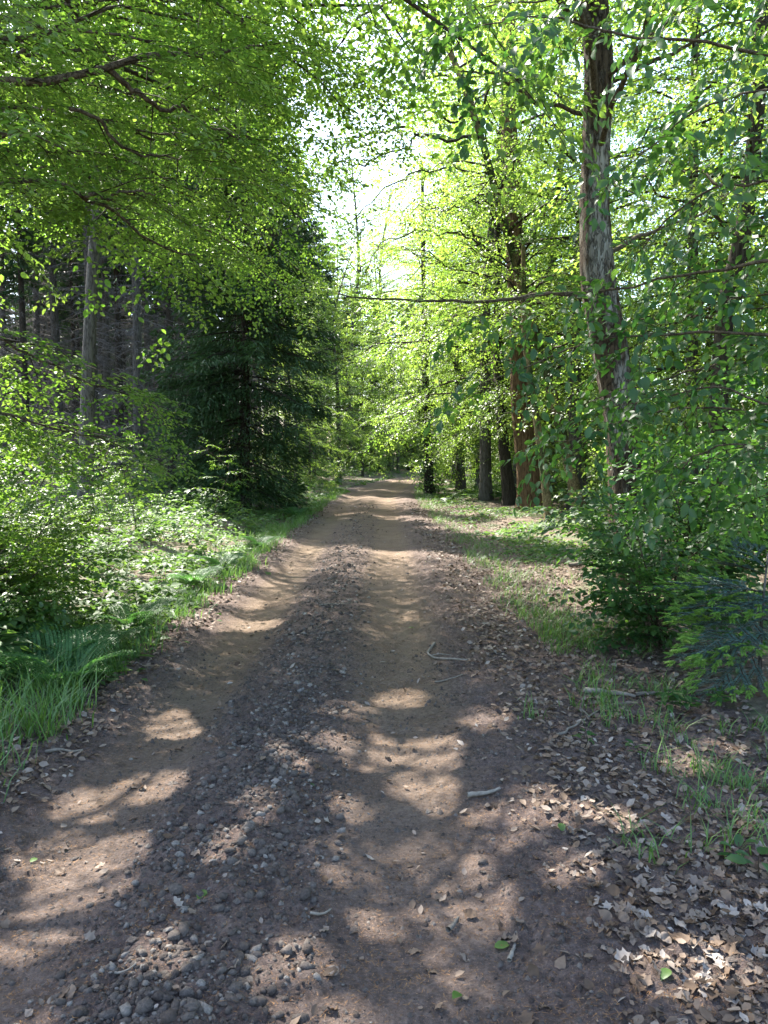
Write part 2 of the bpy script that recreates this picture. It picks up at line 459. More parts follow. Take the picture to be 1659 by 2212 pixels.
def lit(Pn, rng, keep=.02):
    """True for leaves to keep: those whose shadow would not fall on a sunlit patch of ground"""
    g = Pn - SUN[None] * (Pn[:, 2:3] / SUN[2])
    ok = np.ones(len(Pn), bool)
    wob = 1 + .30 * noise2(g[:, 0] * 3, g[:, 1] * 3, 77)
    for a, b, rx, ry in _ga:
        ok &= ~(((g[:, 0] - a) / rx) ** 2 + ((g[:, 1] - b) / ry) ** 2 < wob)
    return ok | (rng.random(len(Pn)) < keep)
def in_gap(p, k=1.0):
    g = p - SUN * (p[2] / SUN[2])
    return bool(np.any(((g[0] - _ga[:, 0]) / _ga[:, 2]) ** 2 + ((g[1] - _ga[:, 1]) / _ga[:, 3]) ** 2 < k))
def shades_gap(x, y, z0, z1, r):
    """would a conifer crown standing here shade a sunlit patch beyond the near track?"""
    far = _ga[_ga[:, 1] > 6]
    for z in np.linspace(z0, z1, 12):
        gx_, gy_ = x - SUN[0] * z / SUN[2], y - SUN[1] * z / SUN[2]
        rr = r * (1 - (z - z0) / (z1 - z0) * .9)
        if np.any(((gx_ - far[:, 0]) / (far[:, 2] + rr)) ** 2 + ((gy_ - far[:, 1]) / (far[:, 3] + rr)) ** 2 < 1): return True
    return False

# ------------------------------------------------------------------ sprays: a flat twig with alternate leaves
class Spray: pass
def make_spray(rng, L=.9, nside=7, gap=.045, size=.065, droop=.25, hang=0., jit=.35, twig_r=.0035, sides=3, side_twigs=True):
    s = Spray(); Ps = []; Ds = []; Ns = []; Ss = []; g = Geo()
    t = np.linspace(0, 1, 6)
    wig = rng.normal(0, .03 * L, (6, 3)) * t[:, None]
    st = np.stack([0 * t, L * t, -droop * L * t * t], -1) + wig
    g.tube(st[::(2 if side_twigs else 5)][:4], (twig_r * (1.15 - t))[::(2 if side_twigs else 5)][:4], sides, .3, False)
    def along(pts, g0, start=.15):
        seg = np.linalg.norm(np.diff(pts, axis=0), axis=1); cum = np.concatenate([[0], np.cumsum(seg)])
        n = max(1, int(cum[-1] * (1 - start) / g0))
        for k in range(n + 1):
            q = cum[-1] * (start + (1 - start) * k / n)
            p = np.array([np.interp(q, cum, pts[:, i]) for i in range(3)])
            i = min(len(seg) - 1, np.searchsorted(cum, q, 'right') - 1); i = max(i, 0)
            d = unit(pts[i + 1] - pts[i])
            sd = unit(np.cross(d, [0, 0, 1])) * (1 if k % 2 else -1)
            a = R(rng.normal(52, 12)) if k < n else R(rng.normal(0, 8))
            dd = d * math.cos(a) + sd * math.sin(a) + np.array([0, 0, -hang + rng.normal(0, .12)])
            Ps.append(p); Ds.append(unit(dd)); Ns.append(unit(np.array([0, 0, 1]) + rng.normal(0, jit, 3)))
            Ss.append(size * rng.uniform(.55, 1.2))
    along(st, gap * 1.3, .1)
    for k in range(nside):
        tt = (k + .5 + rng.uniform(-.2, .2)) / (nside + .3)
        p = np.array([np.interp(tt, t, st[:, i]) for i in range(3)])
        a = R(rng.normal(48, 8)) * (1 if k % 2 else -1)
        ln = L * .55 * (1 - .72 * tt) * rng.uniform(.7, 1.2)
        d = np.array([math.sin(a), math.cos(a), rng.normal(-.05, .1)])
        q = np.linspace(0, 1, 4)
        tw = p + d * (ln * q)[:, None] + np.array([0, 0, -droop * .8 * ln]) * (q * q)[:, None]
        if side_twigs: g.tube(tw[[0, 3]], twig_r * np.array([.6, .25]), sides, .5, False)
        along(tw, gap, .2)
    s.P = np.array(Ps); s.D = np.array(Ds); s.N = np.array(Ns); s.S = np.array(Ss)
    s.tv = np.concatenate(g.V); s.tq = np.concatenate(g.Q)
    return s
class Foliage:
    """gathers placed sprays: leaves (P, D, N, S, tint) and the twig tubes"""
    def __init__(f, rng, carve=True): f.rng = rng; f.L = []; f.tw = Geo(); f.twigs = True; f.carve = carve
    def place(f, sp, o, d, n, sc):
        d = unit(d)
        s = unit(np.cross(d, n)); n = np.cross(s, d)
        Mx = np.stack([s, d, n])
        f.L.append((o + (sp.P * sc) @ Mx, sp.D @ Mx, sp.N @ Mx, sp.S * sc ** .5, np.clip(f.rng.normal(.48, .21) + f.rng.normal(0, .10, len(sp.P)), 0, 1)))
        if f.twigs:
            W = o + (sp.tv * sc) @ Mx; Q = sp.tq
            if f.carve:
                Q = Q[lit(W[Q].mean(1), f.rng, 0.)]
                if not len(Q): return
            f.tw.put(W, None, Q, .4)
    def leaves(f):
        return [np.concatenate([l[i] for l in f.L]) for i in range(5)]
def poly_at(pts, q):
    seg = np.linalg.norm(np.diff(pts, axis=0), axis=1); cum = np.concatenate([[0], np.cumsum(seg)])
    p = np.array([np.interp(q, cum, pts[:, i]) for i in range(3)])
    i = int(np.clip(np.searchsorted(cum, q, 'right') - 1, 0, len(seg) - 1))
    return p, unit(pts[i + 1] - pts[i]), cum[-1]
def smooth_path(ctrl, n=24, rng=None, wob=0.):
    c = np.asarray(ctrl, float); t = np.linspace(0, 1, len(c))
    d = np.concatenate([[0], np.cumsum(np.linalg.norm(np.diff(c, axis=0), axis=1))]); t = d / d[-1]
    q = np.linspace(0, 1, n)
    o = np.empty((n, 3))
    m = np.gradient(c, t, axis=0)
    for k, x in enumerate(q):
        i = int(np.clip(np.searchsorted(t, x, 'right') - 1, 0, len(c) - 2)); h = t[i + 1] - t[i]; s = (x - t[i]) / h
        o[k] = (2 * s ** 3 - 3 * s * s + 1) * c[i] + (s ** 3 - 2 * s * s + s) * h * m[i] * .8 + (-2 * s ** 3 + 3 * s * s) * c[i + 1] + (s ** 3 - s * s) * h * m[i + 1] * .8
    if rng is not None and wob:
        w = rng.normal(0, wob, (n, 3)); w[1:-1] = (w[:-2] + w[1:-1] + w[2:]) / 3; w[0] = 0
        o = o + w
    return o
def foliate(limb, rng, fol, tw, protos, start=.15, gap=.35, sub=(.6, 1.3), sgap=.3, droop=.25, sc=(.8, 1.2), r=.0075, ang=55, vert=.15, tilt=.16, top=True, tip=.5):
    """grow drooping side branches from a limb and hang sprays on them"""
    _, _, Lt = poly_at(limb, 0)
    q = Lt * start; k = int(rng.integers(0, 2))
    while q < Lt:
        p, t, _ = poly_at(limb, q)
        sd = unit(np.cross(t, [0, 0, 1.0]) + 1e-6) * (1 if k % 2 else -1)
        a = R(rng.normal(ang, 12))
        d = unit(t * math.cos(a) + sd * math.sin(a) + np.array([0, 0, rng.normal(0, vert)]))
        ln = rng.uniform(*sub) * (1 - tip * q / Lt)
        x = np.linspace(0, 1, 6)
        br = p + d * (ln * x)[:, None] + np.array([0, 0, -droop * ln]) * (x * x)[:, None] + rng.normal(0, .03 * ln, (6, 3)) * x[:, None]
        tw.tube(br[[0, 2, 3, 5]], (r * (1.15 - x) * (.6 + .4 * ln / sub[1]))[[0, 2, 3, 5]], 3, .3, False)
        s = rng.uniform(.1, .3) * sgap; j = 0
        while s < ln:
            pp, tt, _ = poly_at(br, s)
            sdd = unit(np.cross(tt, [0, 0, 1.0]) + 1e-6) * (1 if j % 2 else -1)
            aa = R(rng.normal(48, 12))
            dd = tt * math.cos(aa) + sdd * math.sin(aa) + np.array([0, 0, rng.normal(0, vert * .7)])
            fol.place(protos[rng.integers(len(protos))], pp, dd, np.array([0, 0, 1.0]) + rng.normal(0, tilt, 3), rng.uniform(*sc) * (.6 + .4 * (1 - s / ln)))
            s += sgap * rng.uniform(.7, 1.3); j += 1
        fol.place(protos[rng.integers(len(protos))], br[-1], unit(br[-1] - br[-2]), np.array([0, 0, 1.0]) + rng.normal(0, tilt, 3), rng.uniform(*sc))
        q += gap * rng.uniform(.7, 1.3); k += 1
    fol.place(protos[rng.integers(len(protos))], limb[-1], unit(limb[-1] - limb[-2]), np.array([0, 0, 1.0]), rng.uniform(*sc))
def trunk_mesh(name, pts, rad, base, sides=20, ridges=.04, flare=.35, seed=0, flareh=.5):
    """a trunk with a flared foot and an uneven ridged skin"""
    pts = np.asarray(pts, float); n = len(pts); rad = np.asarray(rad, float)
    t = unit(np.gradient(pts, axis=0))
    a = unit(np.cross(t, [0, 1.0, .01])); b = np.cross(t, a)
    ang = np.linspace(0, 2 * math.pi, sides, endpoint=False)
    h = pts[:, 2] - pts[0, 2]
    fl = 1 + flare * np.exp(-h / flareh)[:, None] * (1 + .45 * np.cos(ang * 5 + seed)[None])
    rr = rad[:, None] * fl * (1 + ridges * noise2(np.cos(ang)[None] * 3.0 + seed, np.sin(ang)[None] * 3.0 + h[:, None] * .7, seed) + .5 * ridges * noise2(ang[None] * 4, h[:, None] * 3.0, seed + 3))
    V = (pts[:, None] + a[:, None] * (np.cos(ang)[None] * rr)[..., None] + b[:, None] * (np.sin(ang)[None] * rr)[..., None]).reshape(-1, 3)
    i = np.arange(n - 1)[:, None] * sides; j = np.arange(sides)[None]; k = (np.arange(sides) + 1)[None] % sides
    Q = np.stack([i + j, i + k, i + sides + k, i + sides + j], -1).reshape(-1, 4)
    return mk_mesh(name, V - np.asarray(base), None, Q, np.full(len(V), .5), True)
def wide_crown(rng, axis, z0, z1, n, Lmax, fol, tw, protos, az0=None, spread=180, elev=(25, 60), fkw={}, profile=None):
    """limbs in a spiral from a trunk axis, each foliated"""
    limbs = []
    for k in range(n):
        f = (k + rng.uniform(.2, .8)) / n
        z = z0 + (z1 - z0) * f
        i = int(np.clip(np.searchsorted(axis[:, 2], z), 1, len(axis) - 1))
        p = axis[i - 1] + (axis[i] - axis[i - 1]) * ((z - axis[i - 1, 2]) / max(1e-6, axis[i, 2] - axis[i - 1, 2]))
        az = k * 2.39996 + rng.normal(0, .3) if az0 is None else az0 + R(rng.uniform(-spread, spread))
        e = R(elev[0] + (elev[1] - elev[0]) * f + rng.normal(0, 6))
        ln = Lmax * (profile(f) if profile else (.55 + .45 * math.sin(math.pi * min(1, f * 1.1 + .15)))) * rng.uniform(.75, 1.15)
        x = np.linspace(0, 1, 9)
        hd = np.array([math.cos(az), math.sin(az), 0])
        pts = p + hd * (ln * math.cos(e) * x)[:, None] + np.array([0, 0, 1.0]) * (ln * (math.sin(e) * x - .38 * x * x * math.cos(e)))[:, None]
        w = rng.normal(0, .035 * ln, (9, 3)); w[0] = 0; w[1] *= .3
        pts = pts + w * x[:, None]
        if fol.carve and sum(in_gap(q_) for q_ in pts[2:]) >= 3:
            for tr_ in range(24):
                az2 = az + (tr_ + 1) * .55 if az0 is None else az0 + R(rng.uniform(-spread, spread))
                hd = np.array([math.cos(az2), math.sin(az2), 0])
                p2 = p + hd * (ln * math.cos(e) * x)[:, None] + np.array([0, 0, 1.0]) * (ln * (math.sin(e) * x - .38 * x * x * math.cos(e)))[:, None] + w * x[:, None]
                if sum(in_gap(q_) for q_ in p2[2:]) < 2: pts = p2; break
        limbs.append((pts, ln))
        r0 = .009 + .008 * ln
        tw.tube(pts, r0 * (1.08 - x * .92), 5, .4, False)
        foliate(pts, rng, fol, tw, protos, **fkw)
    return limbs
def filt(L, keep): return [a[keep] for a in L]

# ------------------------------------------------------------------ shared spray shapes
prng = np.random.default_rng(11)
SP_FINE = [make_spray(prng, .75, 8, .037, .061, .16, .03, .24, .0030) for _ in range(8)]
SP_HANG = [make_spray(prng, .62, 5, .062, .092, .38, .30, .42, .0032) for _ in range(8)]
SP_SHRUB = [make_spray(prng, .55, 5, .054, .084, .15, .08, .38, .0030) for _ in range(8)]
SP_MID = [make_spray(prng, .85, 5, .075, .098, .22, .08, .40, .005, 3, False) for _ in range(8)]
SP_CAN = [make_spray(prng, .95, 7, .066, .088, .20, .08, .45, .005, 3, False) for _ in range(8)]
SP_FAR = [make_spray(prng, 1.1, 5, .13, .16, .22, .08, .45, .010, 3, False) for _ in range(6)]

LEAFV = {}
def leaf_variants(key, mat, lod, w):
    if key not in LEAFV:
        out = []
        for q in range(8):
            tv, tt = leaf_template(lod, w)
            v = tv.copy(); v[:, 2] += .06 * np.sin(v[:, 1] * 3 + q) * (1 if q % 2 else -1); v[:, 0] *= 1 + .06 * math.sin(q * 2.1)
            me = mk_mesh('leaf', v, tt, None, np.full(len(v), .08 + .12 * q), True)
            me.materials.append(mat); out.append(me)
        LEAFV[key] = out
    return LEAFV[key]
def single_leaves(root, L, mat, lod, w, n=300, key='beech', rng=None):
    """the n leaves that show largest become objects of their own; returns the rest"""
    x, y, d = project(L[0])
    inside = (x > -20) & (x < 1680) & (y > -20) & (y < 2230) & (d > .3)
    score = np.where(inside, L[3] / d, -1)
    # leaves that turn their face to the camera first
    face = np.abs(np.sum(unit(L[2]) * unit(L[0] - np.array([0, 0, CAM_H])), axis=1))
    score = score * (.35 + face)
    idx = np.argsort(-score)[:n]
    idx = idx[score[idx] > 0]
    var = leaf_variants(key, mat, lod, w)
    base = np.array(root.location)
    D, S, N2 = leaf_frames(L[1][idx], L[2][idx])
    for i, j in enumerate(idx):
        me = var[int(np.clip(L[4][j], 0, .999) * 8)]
        o = bpy.data.objects.new('leaf', me); col.objects.link(o); o.parent = root
        s = float(L[3][j]); m = Matrix.Identity(4)
        for r in range(3):
            m[r][0] = S[i, r] * s; m[r][1] = D[i, r] * s; m[r][2] = N2[i, r] * s; m[r][3] = L[0][j, r] - base[r]
        o.matrix_basis = m
    keep = np.ones(len(L[0]), bool); keep[idx] = False
    return filt(L, keep)
def limb_obj(root, pts, r0, r1, mat, sides=8, name='limb', wob=.04, seed=1):
    g = Geo(); n = len(pts)
    rad = np.linspace(r0, r1, n) * (1 + wob * 2 * noise2(np.arange(n) * .6, np.zeros(n) + seed, seed))
    g.tube(pts, rad, sides, .5)
    return add(name, g.mesh(name, np.array(root.location)), mat, root)

# slot above the track that the canopies leave open to the sky
def open_slot(L):
    p = L[0]
    s = (p[:, 0] > -2.4) & (p[:, 0] < -1.0) & (p[:, 2] > 4.8) & (p[:, 2] < np.where(p[:, 1] < 14, 6.8, 10.5)) & (p[:, 1] > 8.8)
    w = noise2(p[:, 1] * .8, p[:, 2] * .8, 91)
    return ~(s & (w > .08))

# ------------------------------------------------------------------ big lichen oak on the beech side
rng = np.random.default_rng(21)
base = G(1366, 1272)
ctrl = [base, P(1352, 1000, 9.55), P(1318, 760, 9.5), P(1293, 620, 9.5), P(1284, 450, 9.5), P(1288, 300, 9.5), P(1293, 150, 9.5), P(1284, 0, 9.5), P(1270, -300, 9.6), P(1290, -620, 9.7)]
axis = smooth_path(ctrl, 150)
oak = thing('oak_tree', base, 'thick oak trunk with pale lichen and moss, rising out of the hornbeam shrub', 'tree')
h = (axis[:, 2] - axis[0, 2]) / (axis[-1, 2] - axis[0, 2])
rad = .245 - .15 * h ** 1.1 + .012 * np.sin(h * 23)
add('trunk', trunk_mesh('trunk', axis, rad, base, 40, .09, .18, 2), M['bark_oak'], oak)
fol = Foliage(rng); tw = Geo()
for c, r0 in (([P(1275, 632, 9.5), P(1100, 648, 9.2), P(930, 650, 8.9), P(830, 640, 8.7), P(735, 640, 8.6)], .028),
              ([P(1290, 250, 9.5), P(1150, 215, 9.3), P(1060, 160, 9.0), P(980, 150, 8.8)], .03),
              ([P(1310, 180, 9.5), P(1420, 130, 9.2), P(1540, 60, 9.0), P(1650, 40, 8.7)], .035),
              ([P(1300, 560, 9.5), P(1400, 500, 10.0), P(1500, 470, 10.5), P(1600, 400, 11)], .03)):
    pts = smooth_path(c, 22, rng, .035)
    limb_obj(oak, pts, r0, .008, M['limb'])
    foliate(pts, rng, fol, tw, SP_MID, .25, .5, (.5, 1.1), .34, .25, (.6, 1.0))
for c, r0 in (([axis[np.searchsorted(axis[:, 2], 5.6)], (2.0, 8.4, 6.6), (1.0, 7.2, 7.2), (.2, 6.0, 7.2)], .06),  # limbs mostly above the frame, added to shade the hornbeam leaves
              ([axis[np.searchsorted(axis[:, 2], 6.4)], (1.8, 9.2, 7.6), (.6, 8.6, 8.3), (-.3, 8.2, 8.4)], .06),
              ([axis[np.searchsorted(axis[:, 2], 6.5)], (1.6, 9.6, 7.6), (.2, 9.8, 8.2), (-1.2, 10.0, 8.2)], .055),
              ([axis[np.searchsorted(axis[:, 2], 7.2)], (1.5, 10.4, 8.4), (0.0, 11.0, 9.0), (-1.3, 11.4, 9.0)], .055),
              ([axis[np.searchsorted(axis[:, 2], 6.2)], (1.8, 9.0, 7.4), (.6, 8.9, 8.0), (-.6, 8.8, 8.2)], .055),
              ([axis[np.searchsorted(axis[:, 2], 7.6)], (2.2, 10.6, 8.8), (1.2, 11.6, 9.6), (.4, 12.6, 9.8)], .055),
              ([axis[np.searchsorted(axis[:, 2], 5.2)], (2.6, 8.0, 6.0), (2.0, 6.6, 6.6), (1.6, 5.4, 6.7)], .055),
              ([axis[np.searchsorted(axis[:, 2], 7.0)], (2.4, 8.6, 8.2), (1.6, 7.4, 9.0), (1.0, 6.2, 9.2)], .055),
              ([axis[np.searchsorted(axis[:, 2], 6.0)], (3.6, 8.4, 6.9), (3.6, 7.0, 7.4), (3.3, 5.6, 7.4)], .055)):
    pts = smooth_path(c, 22, rng, .05)
    limb_obj(oak, pts, r0 * .7, .012, M['limb'])
    foliate(pts, rng, fol, tw, SP_CAN, .2, .34, (.8, 1.6), .34, .25, (.8, 1.1))
wide_crown(rng, axis, 7.5, axis[-1, 2] - .2, 18, 4.2, fol, tw, SP_CAN, None, 180, (15, 60), dict(gap=.55, sub=(.7, 1.7), sgap=.42))
L = fol.leaves(); L = filt(L, lit(L[0] + L[1] * (L[3] * .5)[:, None], rng) & open_slot(L))
add('branches', tw.mesh('branches', base), M['twig'], oak, kind='stuff')
add('twigs', fol.tw.mesh('twigs', base), M['twig'], oak, kind='stuff')
add('crown', leaf_mesh('crown', L, 2, .29, base), M['mid'], oak, kind='stuff')

# ------------------------------------------------------------------ beech overhanging from the spruce side (trunk beside the frame)
rng = np.random.default_rng(22)
base = np.array([-4.7, 5.6, 0.0]); base[2] = float(gz(base[0], base[1])) - .03
beech = thing('beech_tree', base, 'beech whose long bent limbs of yellow-green leaves reach out over the verge grass', 'tree')
axis = smooth_path([base, base + [.1, .05, 3], base + [.25, .1, 6], base + [.2, .3, 8], base + [.4, .5, 10.5]], 80)
h = np.linspace(0, 1, 80)
add('trunk', trunk_mesh('trunk', axis, .21 - .15 * h, base, 24, .04, .4, 5), M['bark_grey'], beech)
T = lambda z: base + np.array([.12, .05, z])
fol = Foliage(rng); tw = Geo()
LIMBS = [
    ([T(4.2), P(0, 186, 5.6), P(110, 180, 5.7), P(200, 160, 5.8), P(270, 138, 5.95), P(370, 128, 6.15), P(450, 122, 6.35), P(560, 100, 6.8)], .050, .012, .8),
    ([P(238, 150, 5.9), P(290, 190, 6.0), P(318, 220, 6.05), P(390, 240, 6.3), P(460, 272, 6.5), P(545, 305, 6.9)], .022, .006, 1),
    ([T(3.3), P(0, 395, 5.9), P(80, 380, 6.0), P(155, 398, 6.1), P(188, 440, 6.2), P(260, 468, 6.5), P(330, 520, 6.8), P(420, 560, 7.2)], .034, .007, 1),
    ([P(178, 420, 6.15), P(225, 428, 6.2), P(280, 415, 6.3), P(345, 418, 6.5)], .018, .005, 1),
    ([P(150, 235, 5.9), P(205, 265, 6.0), P(250, 310, 6.1), P(330, 330, 6.4), P(430, 345, 6.8)], .016, .005, 1),
    ([T(5.2), P(0, 40, 5.3), P(150, 62, 5.5), P(300, 85, 5.8), P(450, 125, 6.2)], .030, .006, .9),
    ([T(5.6), P(250, -60, 6.3), P(440, 0, 6.8), P(560, 80, 7.3), P(650, 150, 7.8), P(735, 225, 8.4)], .026, .006, 1),
    ([T(2.2), P(-20, 720, 5.9), P(60, 760, 6.2), P(150, 800, 6.5), P(250, 850, 6.8)], .022, .005, 1),
    ([T(4.6), P(120, 60, 6.5), P(260, 20, 7.0), P(400, 40, 7.6), P(560, 30, 8.2)], .026, .006, 1),
    ([T(4.4), P(0, 120, 7.0), P(200, 110, 7.4), P(380, 170, 7.8), P(520, 230, 8.3)], .026, .006, 1),
    ([T(3.6), P(0, 330, 7.0), P(150, 320, 7.3), P(300, 360, 7.7), P(450, 420, 8.2)], .026, .006, 1),
    ([T(4.0), P(0, 230, 6.4), P(150, 250, 6.8), P(320, 285, 7.2), P(440, 300, 7.6)], .024, .006, 1),
    ([T(5.0), P(100, 20, 7.2), P(300, 0, 7.6), P(480, 60, 8.0), P(600, 130, 8.5)], .026, .006, 1),
    ([T(3.8), P(0, 280, 5.2), P(80, 300, 5.3), P(180, 340, 5.5)], .024, .005, 1),
    ([T(1.8), P(-60, 880, 5.8), P(40, 900, 6.0), P(150, 930, 6.3), P(260, 960, 6.6)], .020, .005, 1),
]
for i, (c, r0, r1, f) in enumerate(LIMBS):
    pts = smooth_path(c, 26, rng, .03)
    limb_obj(beech, pts, r0, r1, M['limb'], seed=i)
    foliate(pts, rng, fol, tw, SP_FINE, .14, .215, (.5, 1.3), .27, .20, (.65, 1.05), .007, 58, .10, .12)
wide_crown(rng, axis, 4.9, 10.2, 22, 5.4, fol, tw, SP_CAN, R(15), 95, (5, 40), dict(gap=.5, sub=(.8, 1.8), sgap=.42))  # crown above the frame, kept low and dense to dapple the near track
L = fol.leaves(); L = filt(L, lit(L[0] + L[1] * (L[3] * .5)[:, None], rng) & open_slot(L))
L = single_leaves(beech, L, M['beech'], 0, .31, 300, 'beech')
print('beech leaves', len(L[0]))
nearm = (L[0][:, 2] < 6.5)
add('branches', tw.mesh('branches', base), M['twig'], beech, kind='stuff')
add('twigs', fol.tw.mesh('twigs', base), M['twig'], beech, kind='stuff')
add('crown', leaf_mesh('crown', filt(L, nearm), 1, .31, base), M['beech'], beech, kind='stuff')
add('upper_crown', leaf_mesh('upper_crown', filt(L, ~nearm), 2, .31, base), M['beech'], beech, kind='stuff')

# ------------------------------------------------------------------ second beech further along, in front of the dark spruce
rng = np.random.default_rng(23)
base = np.array([-5.9, 10.6, 0.0]); base[2] = float(gz(base[0], base[1])) - .03
b2 = thing('beech_tree', base, 'beech beside the plantation with bright leaf layers hanging before the dark spruce', 'tree')
axis = smooth_path([base, base + [.2, 0, 4], base + [.5, .2, 7], base + [.9, .3, 11.5]], 70)
h = np.linspace(0, 1, 70)
add('trunk', trunk_mesh('trunk', axis, .19 - .14 * h, base, 22, .04, .4, 6), M['bark_grey'], b2)
fol = Foliage(rng); tw = Geo()
T = lambda z: base + np.array([.2, .05, z])
LIMBS = [
    ([T(5.6), P(120, 250, 10.3), P(300, 290, 10.4), P(450, 330, 10.6), P(580, 410, 10.9), P(680, 500, 11.2)], .04),
    ([T(5.0), P(200, 400, 10.2), P(360, 450, 10.2), P(490, 520, 10.3), P(600, 620, 10.5)], .036),
    ([T(8.0), P(350, 60, 10.8), P(560, 80, 11.2), P(700, 120, 11.6), P(790, 190, 12.0)], .036),
    ([T(8.8), P(420, 0, 10.4), P(600, 10, 10.6), P(740, 40, 10.9), P(830, 90, 11.2)], .036),
    ([T(7.2), P(200, 120, 10.6), P(420, 190, 10.8), P(600, 240, 11.2), P(700, 320, 11.6)], .04),
    ([T(6.4), P(250, 190, 10.0), P(400, 250, 9.8), P(540, 300, 9.8), P(640, 370, 10.0)], .034),
    ([T(5.2), P(200, 350, 11), P(400, 420, 11.4), P(540, 490, 11.8), P(650, 590, 12.2)], .034),
    ([T(8.6), P(300, 20, 10.6), P(500, 90, 10.9), P(640, 180, 11.3)], .034),
]
for i, (c, r0) in enumerate(LIMBS):
    pts = smooth_path(c, 22, rng, .04)
    limb_obj(b2, pts, r0 * .8, .007, M['limb'], seed=i + 20)
    foliate(pts, rng, fol, tw, SP_FINE, .18, .26, (.5, 1.3), .29, .20, (.8, 1.2), .008, 58, .10, .12)
wide_crown(rng, axis, 6.2, 11.2, 22, 5.6, fol, tw, SP_CAN, R(-15), 100, (5, 40), dict(gap=.5, sub=(.8, 1.8), sgap=.42))  # unseen upper crown, height held down so its shade on the track stays crisp
L = fol.leaves(); L = filt(L, lit(L[0] + L[1] * (L[3] * .5)[:, None], rng) & open_slot(L))
print('beech2 leaves', len(L[0]))
add('branches', tw.mesh('branches', base), M['twig'], b2, kind='stuff')
add('twigs', fol.tw.mesh('twigs', base), M['twig'], b2, kind='stuff')
add('crown', leaf_mesh('crown', L, 2, .32, base), M['beech'], b2, kind='stuff')

# ------------------------------------------------------------------ hornbeam leaning in from beside the frame, beech side
rng = np.random.default_rng(24)
base = np.array([3.9, 4.9, 0.0]); base[2] = float(gz(base[0], base[1])) - .03
hb = thing('hornbeam_tree', base, 'hornbeam with large toothed dark green leaves hanging before the lichen oak trunk', 'tree')
axis = smooth_path([base, base + [-.1, 0, 2], base + [0, .1, 4], base + [-.1, .2, 7.5]], 50)
h = np.linspace(0, 1, 50)
add('trunk', trunk_mesh('trunk', axis, .10 - .07 * h, base, 16, .05, .4, 8), M['bark_grey'], hb)
fol = Foliage(rng); tw = Geo()
T = lambda z: base + np.array([-.05, .03, z])
LIMBS = [
    ([T(4.2), P(1640, 120, 5.0), P(1500, 90, 5.0), P(1330, 60, 5.1), P(1180, 40, 5.2), P(1050, 50, 5.4)], .022),
    ([T(3.7), P(1650, 200, 4.8), P(1560, 210, 4.9), P(1470, 260, 5.0), P(1400, 330, 5.1)], .020),
    ([T(3.3), P(1650, 400, 4.9), P(1540, 420, 5.1), P(1440, 480, 5.3), P(1370, 560, 5.5)], .020),
    ([T(2.7), P(1660, 560, 5.0), P(1500, 590, 5.3), P(1350, 620, 5.6), P(1180, 640, 5.9), P(1040, 690, 6.2)], .022),
    ([T(2.3), P(1660, 720, 5.0), P(1500, 720, 5.3), P(1340, 730, 5.6), P(1180, 770, 6.0), P(1050, 830, 6.3)], .022),
    ([T(2.0), P(1660, 860, 4.9), P(1560, 840, 5.1), P(1440, 850, 5.4), P(1320, 890, 5.7)], .018),
    ([T(1.9), P(1660, 900, 5.6), P(1480, 880, 5.9), P(1330, 910, 6.2), P(1200, 960, 6.5)], .018),
    ([T(2.2), P(1660, 780, 6.0), P(1500, 800, 6.4), P(1350, 840, 6.8), P(1220, 880, 7.1)], .018),
    ([T(5.0), P(1650, -60, 5.2), P(1480, -60, 5.4), P(1300, -30, 5.6), P(1130, 0, 5.9), P(1000, 20, 6.2)], .022),
    ([T(1.6), P(1660, 980, 4.8), P(1580, 960, 4.9), P(1500, 980, 5.1), P(1420, 1040, 5.3)], .016),
    ([T(3.0), P(1660, 480, 6.2), P(1560, 500, 6.6), P(1480, 540, 6.8)], .018),
    ([T(3.8), P(1660, 300, 6.4), P(1570, 320, 6.8), P(1480, 360, 7.2)], .018),
    ([T(2.6), P(1660, 640, 6.2), P(1560, 650, 6.6), P(1470, 700, 7.0)], .018),
]
for i, (c, r0) in enumerate(LIMBS):
    pts = smooth_path(c, 24, rng, .025)
    limb_obj(hb, pts, r0 * .8, .004, M['limb'], seed=i + 40, sides=6)
    foliate(pts, rng, fol, tw, SP_HANG, .22, .42, (.35, .85), .32, .40, (.7, 1.1), .005, 55, .25, .35)
wide_crown(rng, axis, 4.6, 7.4, 7, 2.8, fol, tw, SP_HANG, None, 180, (15, 60), dict(gap=.45, sub=(.5, 1.0), sgap=.4))
L = fol.leaves(); L = filt(L, lit(L[0] + L[1] * (L[3] * .5)[:, None], rng, .15))
print('hornbeam leaves', len(L[0]))
L = single_leaves(hb, L, M['horn'], 0, .29, 300, 'horn')
add('branches', tw.mesh('branches', base), M['twig'], hb, kind='stuff')
add('twigs', fol.tw.mesh('twigs', base), M['twig'], hb, kind='stuff')
add('crown', leaf_mesh('crown', L, 0, .29, base), M['horn'], hb, kind='stuff')

